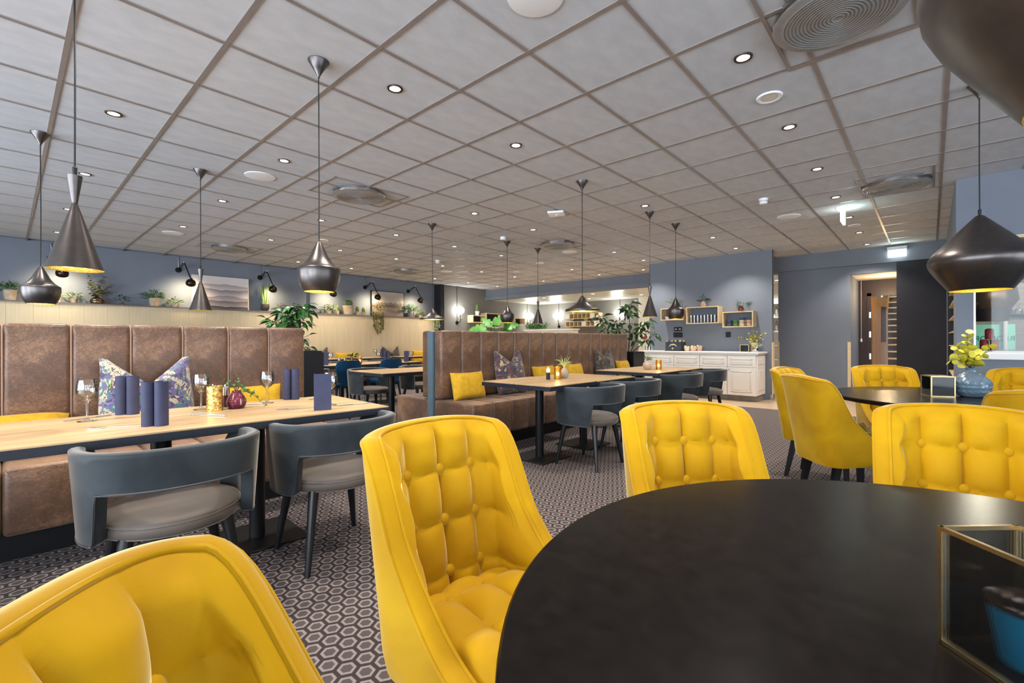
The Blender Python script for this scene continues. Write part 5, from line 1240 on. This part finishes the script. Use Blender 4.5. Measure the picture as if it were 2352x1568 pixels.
# wooden wall boxes
def wall_box(y0, y1, z0, z1, l, d=.24):
    t = thing('wall_box', l, 'shelf', (9.508, (y0 + y1) / 2, z0), 0, 'birch wall boxes'); h = (y1 - y0) / 2; H_ = z1 - z0; q = .018
    obj('bottom', BX(-d, 0, -h, h, 0, q), M_boxwood, t); obj('top', BX(-d, 0, -h, h, H_ - q, H_), M_boxwood, t); obj('side', BX(-d, 0, -h, -h + q, q, H_ - q), M_boxwood, t); obj('side', BX(-d, 0, h - q, h, q, H_ - q), M_boxwood, t)
wall_box(3.72, 4.20, 1.515, 1.765, 'left birch wall box behind the bell pendant'); wall_box(3.03, 3.66, 1.43, 1.765, 'middle birch wall box holding drinking glasses'); wall_box(2.42, 2.96, 1.345, 1.64, 'right birch wall box holding coloured cups')
tm = MB().lathe([(.0001, 0), (.024, 0), (.028, .075), (.0265, .075), (.0225, .005), (.0001, .005)], 16).mesh('tumbler', M_glass, 50)
for r_ in range(2):
    for k in range(8):
        tag(obj('tumbler', tm, loc=(9.33, 3.12 + .066 * k, 1.4485 + .0765 * r_)), ORD[k] + ' clear tumbler from the right in the ' + ('bottom' if r_ == 0 else 'top') + ' layer of the middle wall box', 'glass', 'tumblers stacked in the middle wall box')
def cup(x, y, z, m, l, s=1):
    t = thing('cup', l, 'cup', (x, y, z), 0, 'coloured cups'); t.scale = (s,) * 3; obj('bowl', MB().lathe([(.0001, 0), (.026, 0), (.04, .02), (.042, .05), (.039, .05), (.036, .02)], 20), m, t)
    obj('handle', MB().tube([(0, -.04, .04), (0, -.06, .035), (0, -.06, .018), (0, -.038, .012)], .0045, 6), m, t)
for y, m, c in ((2.86, M_bluecup, 'blue'), (2.75, M_greencup, 'green'), (2.64, M_creamcup, 'cream'), (2.515, M_pink, 'peach')):
    cup(9.36, y, 1.3635, m, c + ' cup at the bottom of a pair in the right wall box', 1.15); cup(9.36, y, 1.4215, m, c + ' cup stacked on its twin in the right wall box', 1.15)
cup(9.36, 2.63, 1.4795, M_bluecup, 'dark blue cup on top of the cream cups', 1.0); cup(9.34, 4.08, 1.5335, M_white, 'white cup in the left wall box beside the pendant', 1.2)
def small_vase(x, y, z, l, m, fm, seed, r=.05, fr=.13):
    t = thing('flower_vase', l, 'vase', (x, y, z), 0, 'small vases on the birch wall boxes'); obj('vase_body', MB().lathe([(.0001, 0), (r * .6, 0), (r, r * .7), (r * .98, r * 1.1), (r * .55, r * 1.8), (r * .45, r * 2), (r * .4, r * 2)], 24), m, t)
    tag(obj('foliage', foliage(dome_fn(fr, r * 2, .09, .2), 46, .09, .016, fm, seed, lim=.115), fm, t, sharp=180), kind='stuff')
small_vase(9.38, 3.98, 1.766, 'pink vase with a grey tuft on the left wall box', M_pink, M_leafD, 41); small_vase(9.38, 3.36, 1.766, 'round pink vase with a dark sprig on the middle wall box', M_pink, M_leafB, 42, .055, .10); small_vase(9.38, 2.66, 1.641, 'orange glass vase with fern on the right wall box', M_redglass, M_leafA, 43, .055, .15)

# ------------------------------------------------------------------ far room
def far_box(x0, x1, z0, z1, l, mid=False):
    t = thing('wall_box', l, 'shelf', ((x0 + x1) / 2, YB - .012, z0), 0, 'birch wall boxes of the far room'); h = (x1 - x0) / 2; H_ = z1 - z0; q = .022; d = .26
    obj('bottom', BX(-h, h, -d, 0, 0, q), M_boxwood, t); obj('top', BX(-h, h, -d, 0, H_ - q, H_), M_boxwood, t); obj('side', BX(-h, -h + q, -d, 0, q, H_ - q), M_boxwood, t); obj('side', BX(h - q, h, -d, 0, q, H_ - q), M_boxwood, t); obj('back', BX(-h + q, h - q, -.012, 0, q, H_ - q), M_wall_dark, t)
far_box(9.92, 10.50, 1.68, 1.92, 'birch box with a potted cactus on top in the far room'); far_box(10.51, 11.32, 1.55, 2.01, 'larger birch box behind the monstera'); far_box(11.9, 12.45, 1.66, 1.90, 'birch box beside the far bell pendant')
t = thing('potted_cactus', 'small columnar cactus in a white pot on the far birch box', 'potted cactus', (10.22, YB - .15, 1.9205)); pot(t, .05, .07, .13, M_white, .004); obj('body', MB().lathe([(.04, .11), (.055, .2), (.055, .3), (.035, .37), (.0001, .40)], 16), M_cactus, t)
# low partition with a planting trough
t = thing('low_partition', 'cream partition with grasses growing on top in the far room', 'partition', (10.6, 8.0, 0)); obj('panel', BX(-.12, .12, -.75, 1.0, 0, 1.40), M_cream, t); obj('cap', BX(-.15, .15, -.78, 1.03, 1.40, 1.43), M_white, t)
tag(obj('foliage', foliage(lambda q: (Vector((q.uniform(-.08, .08), q.uniform(.3, 1.0), 1.43 + .02 * q.random())), (q.uniform(-.5, .5), q.uniform(-.5, .5), 1)), 120, .22, .03, M_leafA, 51, lim=9), M_leafA, t, sharp=180), kind='stuff')
# pigeonhole shelves on the end wall
for k, (z0, l) in enumerate(((1.85, 'upper white pigeonhole shelf on the far end wall'), (1.58, 'lower white pigeonhole shelf on the far end wall'))):
    t = thing('wall_shelf', l, 'shelf', (13.55, 8.86, z0), 0, 'pigeonhole shelves of the far room'); W2 = .68
    obj('board', BX(-.25, 0, -W2, W2, 0, .02), M_boxwood, t); obj('board', BX(-.25, 0, -W2, W2, .17, .19), M_boxwood, t); obj('back', BX(-.012, 0, -W2, W2, .02, .17), M_panel, t)
    for q in range(9): obj('divider', BX(-.25, -.012, -W2 + q * (2 * W2 - .02) / 8, -W2 + .02 + q * (2 * W2 - .02) / 8, .02, .17), M_boxwood, t)
    for q in (0, 3) if k else (1, 7): obj('drawer', BX(-.255, -.1, -W2 + .02 + q * (2 * W2 - .02) / 8, -W2 + (q + 1) * (2 * W2 - .02) / 8, .02, .17), M_white, t)
    obj('bracket', MB().box(-.2, 0, W2 - .18, W2 - .15, -.04, 0).box(-.03, 0, W2 - .18, W2 - .15, -.14, 0), M_boxwood, t)
for y, l in ((9.25, 'white bowl on the upper pigeonhole shelf, left'), (8.55, 'white pot with a tuft on the upper pigeonhole shelf')):
    t = thing('planter_pot', l, 'pot', (13.42, y, 2.0405)); pot(t, .05, .075, .10, M_white, .0)
    tag(obj('foliage', foliage(dome_fn(.12, .1, .2), 50, .14, .02, M_leafD, 61, lim=.12), M_leafD, t, sharp=180), kind='stuff')
tag(obj('serving_plate', MB().lathe([(.0001, .02), (.08, .018), (.10, 0), (.10, -.006), (.0001, -.006)], 28).xf(Matrix.Rotation(PI / 2 + .12, 4, 'Y') @ Matrix.Translation((-.10, 0, 0))), M_leafC, loc=(13.40, 8.75, 1.772)), 'lime green plate leaning on the lower pigeonhole shelf', 'plate')
t = thing('storage_jar', 'small cream jar on the lower pigeonhole shelf', 'jar', (13.42, 9.32, 1.7705)); obj('jar_body', MB().cyl((0, 0), .06, 0, .10), M_creamcup, t); obj('label_band', MB().lathe([(.061, .03), (.061, .05)], 20), M_cord, t)
tag(obj('wall_button', MB().lathe([(.0001, .02), (.05, .018), (.055, 0)], 20).xf(Matrix.Rotation(-PI / 2, 4, 'Y')), M_red, loc=(13.52, 6.65, 1.18)), 'round red button on the cream wall', 'button')
for k_, (x, y) in enumerate(((11.5, 4.7), (11.4, 5.4), (12.6, 6.3), (11.4, 7.2), (12.6, 8.1), (11.4, 9.0), (12.6, 9.9))):
    t = thing('downlight', ORD[k_] + ' flush downlight from the sideboard wall in the low pale ceiling', 'ceiling light', (x, y, 2.45), 0, 'flush downlights in the low pale ceiling'); obj('trim_ring', MB().lathe([(.05, 0), (.05, -.006), (.065, -.006), (.067, 0)], 20), M_steel, t); obj('lens', MB().lathe([(.0001, -.003), (.05, -.003)], 20), M_lens, t); light('downlight_beam', 'SPOT', (0, 0, -.012), 40, (1, .97, .88), parent=t, spot_size=math.radians(130), spot_blend=.8, shadow_soft_size=.05)

# ------------------------------------------------------------------ passage, doorway and stairs
t = thing('shelf_unit', 'bright white shelf unit glimpsed through the passage gap', 'shelf', (12.38, 2.55, 0)); obj('back', BX(-.02, 0, -.3, .3, 0, 2.1), M_white, t)
for k in range(6): obj('shelf_board', BX(-.25, -.02, -.3, .3, .3 + .33 * k, .32 + .33 * k), M_white, t)
for k in range(12):
    y_ = -.22 + .09 * (k % 6); z_ = 1.31 + .33 * (k // 6)
    tag(obj('bottle', MB().lathe([(.0001, 0), (.03, 0), (.03, .13), (.012, .18), (.012, .24), (.0001, .24)], 12), (M_glass, M_conc, M_steel)[k % 3], loc=(12.25, 2.55 + y_, z_)), ORD[k % 6] + ' bottle from the right on the ' + ('lower' if k < 6 else 'upper') + ' bottle shelf behind the passage gap', 'bottle', 'bottles behind the passage gap')
t = thing('downlight', 'added downlight brightening the white shelf unit in the passage', 'ceiling light', (11.7, 2.55, 2.45)); obj('trim_ring', MB().lathe([(.05, 0), (.05, -.006), (.065, -.006), (.067, 0)], 20), M_steel, t); obj('lens', MB().lathe([(.0001, -.003), (.05, -.003)], 20), M_lens, t); light('downlight_beam', 'SPOT', (0, 0, -.012), 130, (1, .95, .88), parent=t, spot_size=math.radians(150), spot_blend=.8, shadow_soft_size=.05)  # fixture and beam added to brighten the passage gap
light('recess_light', 'POINT', (11.35, .62, 2.0), 16, (1, .72, .42), shadow_soft_size=.06)
light('stair_light', 'POINT', (13.2, 1.1, 2.7), 90, (1, .86, .66), shadow_soft_size=.15)
d = struct('door_1', MB().box(11.985, 12.0, .90, .97, 0, 2.06).box(11.985, 12.0, .12, .97, 2.0, 2.07), M_brown, label='dark brown door frame at the foot of the stairs')
lf = obj('door_leaf', BX(0, .80, -.045, 0, .02, 2.0), M_door, d, loc=(12.03, .93, 0), rot=(0, 0, math.radians(-15)))
obj('glazed_panel', BX(.45, .70, -.049, -.044, 1.05, 1.80), M_brown, lf); obj('door_handle', MB().tube([(.74, -.045, 1.0), (.74, -.10, 1.0), (.60, -.10, 1.0)], .009, 8), M_steel, lf)
for z_ in (.25, .7, 1.15, 1.55): obj('hinge', BX(11.98, 11.986, .905, .935, z_, z_ + .12), M_steel, d)
t = thing('pull_cord', 'white pull cord with a bell in the doorway recess', 'pull cord', (11.92, 1.06, 2.33)); obj('cord', MB().tube([(0, 0, 0), (0, 0, -1.2)], .004, 6), M_whiteplastic, t); obj('grip', MB().lathe([(.006, -1.2), (.018, -1.22), (.018, -1.27), (.0001, -1.28)], 12), M_whiteplastic, t)
t = thing('staircase', 'open staircase with pale treads behind the door', 'stairs', (13.3, .37, 0))
for k in range(1, 15): obj('tread', BX(.24 * k - .02, .24 * k + .24, -.55, .48, .165 * k - .03, .165 * k), M_tread, t)
obj('stringer', MB().add([(.0, .48, .0), (.3, .48, .0), (3.7, .48, 2.3), (3.7, .48, 2.55), (.0, .52, .0), (.3, .52, .0), (3.7, .52, 2.3), (3.7, .52, 2.55)], [(0, 1, 2, 3), (7, 6, 5, 4), (0, 3, 7, 4), (1, 0, 4, 5), (2, 1, 5, 6), (3, 2, 6, 7)]), M_door, t)
obj('handrail', MB().tube([(-.1, .56, .9), (3.5, .56, 3.2)], .025, 10), M_boxwood, t); obj('light_strip', BX(-.02, 0, -.02, .02, .05, 1.75), M_led, t)
# wine niche in the side of the right wall
t = thing('bottle_niche', 'tall dark bottle niche between the charcoal panel and the serving window', 'shelf', (8.9, -.3, 0)); obj('cabinet', MB().box(-1.45, 1.4, -.02, 0, 0, 2.32).box(-1.45, -1.42, 0, .09, 0, 2.32).box(1.37, 1.4, 0, .09, 0, 2.32), M_black, t)
for k in range(10): obj('shelf_board', BX(-1.42, 1.37, 0, .08, .2 + .2 * k, .212 + .2 * k), M_boxwood, t)

# ------------------------------------------------------------------ behind the serving window
k1 = struct('wall_kitchen', MB().box(9.4, 9.5, -4.6, -.3, 0, CE), M_slat, label='greyed board wall behind the serving window')
for k in range(18): obj('board', BX(9.38, 9.4, -4.5, -.32, .6 + .11 * k, .704 + .11 * k), M_slat, k1)
struct('wall_kitchen', MB().box(6.82, 9.5, -4.7, -4.6, 0, CE).box(6.82, 9.5, -4.6, -.3, CE, CE + .1), M_cream, label='cream kitchen side wall and ceiling')
t = thing('added_panel_lamp', 'added square panel lamp brightening the kitchen behind the serving window', 'ceiling light', (8.3, -1.3, CE - .002)); obj('housing', BX(-.3, .3, -.3, .3, -.03, 0), M_white, t); obj('diffuser', BX(-.28, .28, -.28, .28, -.034, -.03), M_lens, t); light('kitchen_fill_light', 'AREA', (0, 0, -.04), 26, (1, .97, .92), parent=t, shape='SQUARE', size=.55)  # fixture added to carry the kitchen's fill light
t = thing('extractor_hood', 'curved brown copper hood behind the serving window', 'hood', (7.6, -.52, 1.45)); obj('hood_shell', MB().lathe([(.16, 0), (.22, .10), (.20, .25), (.13, .45), (.11, .95)], 28), M_copper, t); obj('hood_lip', MB().lathe([(.14, -.14), (.16, 0)], 28), M_brown, t)
t = thing('serving_counter', 'dark curved counter rim behind the serving window', 'counter', (8.3, -.98, 0)); obj('top', MB().lathe([(.0001, 1.36), (.62, 1.36), (.64, 1.375), (.62, 1.39), (.0001, 1.39)], 40), M_black, t); obj('post', MB().cyl((0, 0), .05, 0, 1.36), M_wall, t)
t = thing('banner_reflection', 'reflection of a mint green street banner, built as a board behind the serving window', 'sign', (9.30, -.72, .98)); obj('reflected_board', BX(-.006, 0, -.14, .30, -.1, .33), M_green, t)  # street banner's reflection in the glass, modelled as a solid board behind it
fc = bpy.data.curves.new('letters', 'FONT'); fc.body = 'REDNOR'; fc.size = .10; fc.extrude = .001; fc.align_x = 'CENTER'
fo = bpy.data.objects.new('lettering', fc); COL.objects.link(fo); dg = bpy.context.evaluated_depsgraph_get(); me = bpy.data.meshes.new_from_object(fo.evaluated_get(dg)); COL.objects.unlink(fo); bpy.data.objects.remove(fo)
me.materials.clear(); me.materials.append(M_dgreen); me.name = 'lettering'
o = obj('lettering', me, parent=t, loc=(-.008, .06, .10)); o.rotation_euler = (PI / 2, 0, PI / 2)
t = thing('white_pipe', 'white vertical pipe behind the serving window', 'pipe', (9.25, -.76, 0)); obj('pipe', MB().cyl((0, 0), .025, 0, CE - .001), M_white, t); obj('flange', MB().cyl((0, 0), .04, 0, .02), M_white, t)
for k, (y, z_) in enumerate(((-.44, .981), (-.52, .981), (-.48, 1.102))):
    tag(obj('spice_tin', MB().lathe([(.0001, 0), (.034, 0), (.036, .01), (.036, .10), (.028, .115), (.0001, .12)], 18), M_red, loc=(7.30 + .0 * k, y, z_)), ('left', 'right', 'upper')[k] + ' red tin behind the serving window', 'tin', 'red tins behind the window')
t = thing('kitchen_bench', 'low bench inside the serving window', 'bench', (7.6, -1.5, 0)); obj('top', BX(-.75, .5, -1.3, 1.15, .94, .98), M_steel, t); obj('body', BX(-.7, .45, -1.25, 1.1, 0, .94), M_white, t)
rr = random.Random(6)
for k in range(12):
    tag(obj('hanging_glass', MB().lathe([(.03, 0), (.036, .05), (.006, .085), (.005, .15), (.03, .156)], 14), M_glass, loc=(8.1, -.55 - .075 * k, 1.395)), ORD[k] + ' upturned glass from the window frame on the dark counter rim', 'glass', 'glasses behind the serving window')
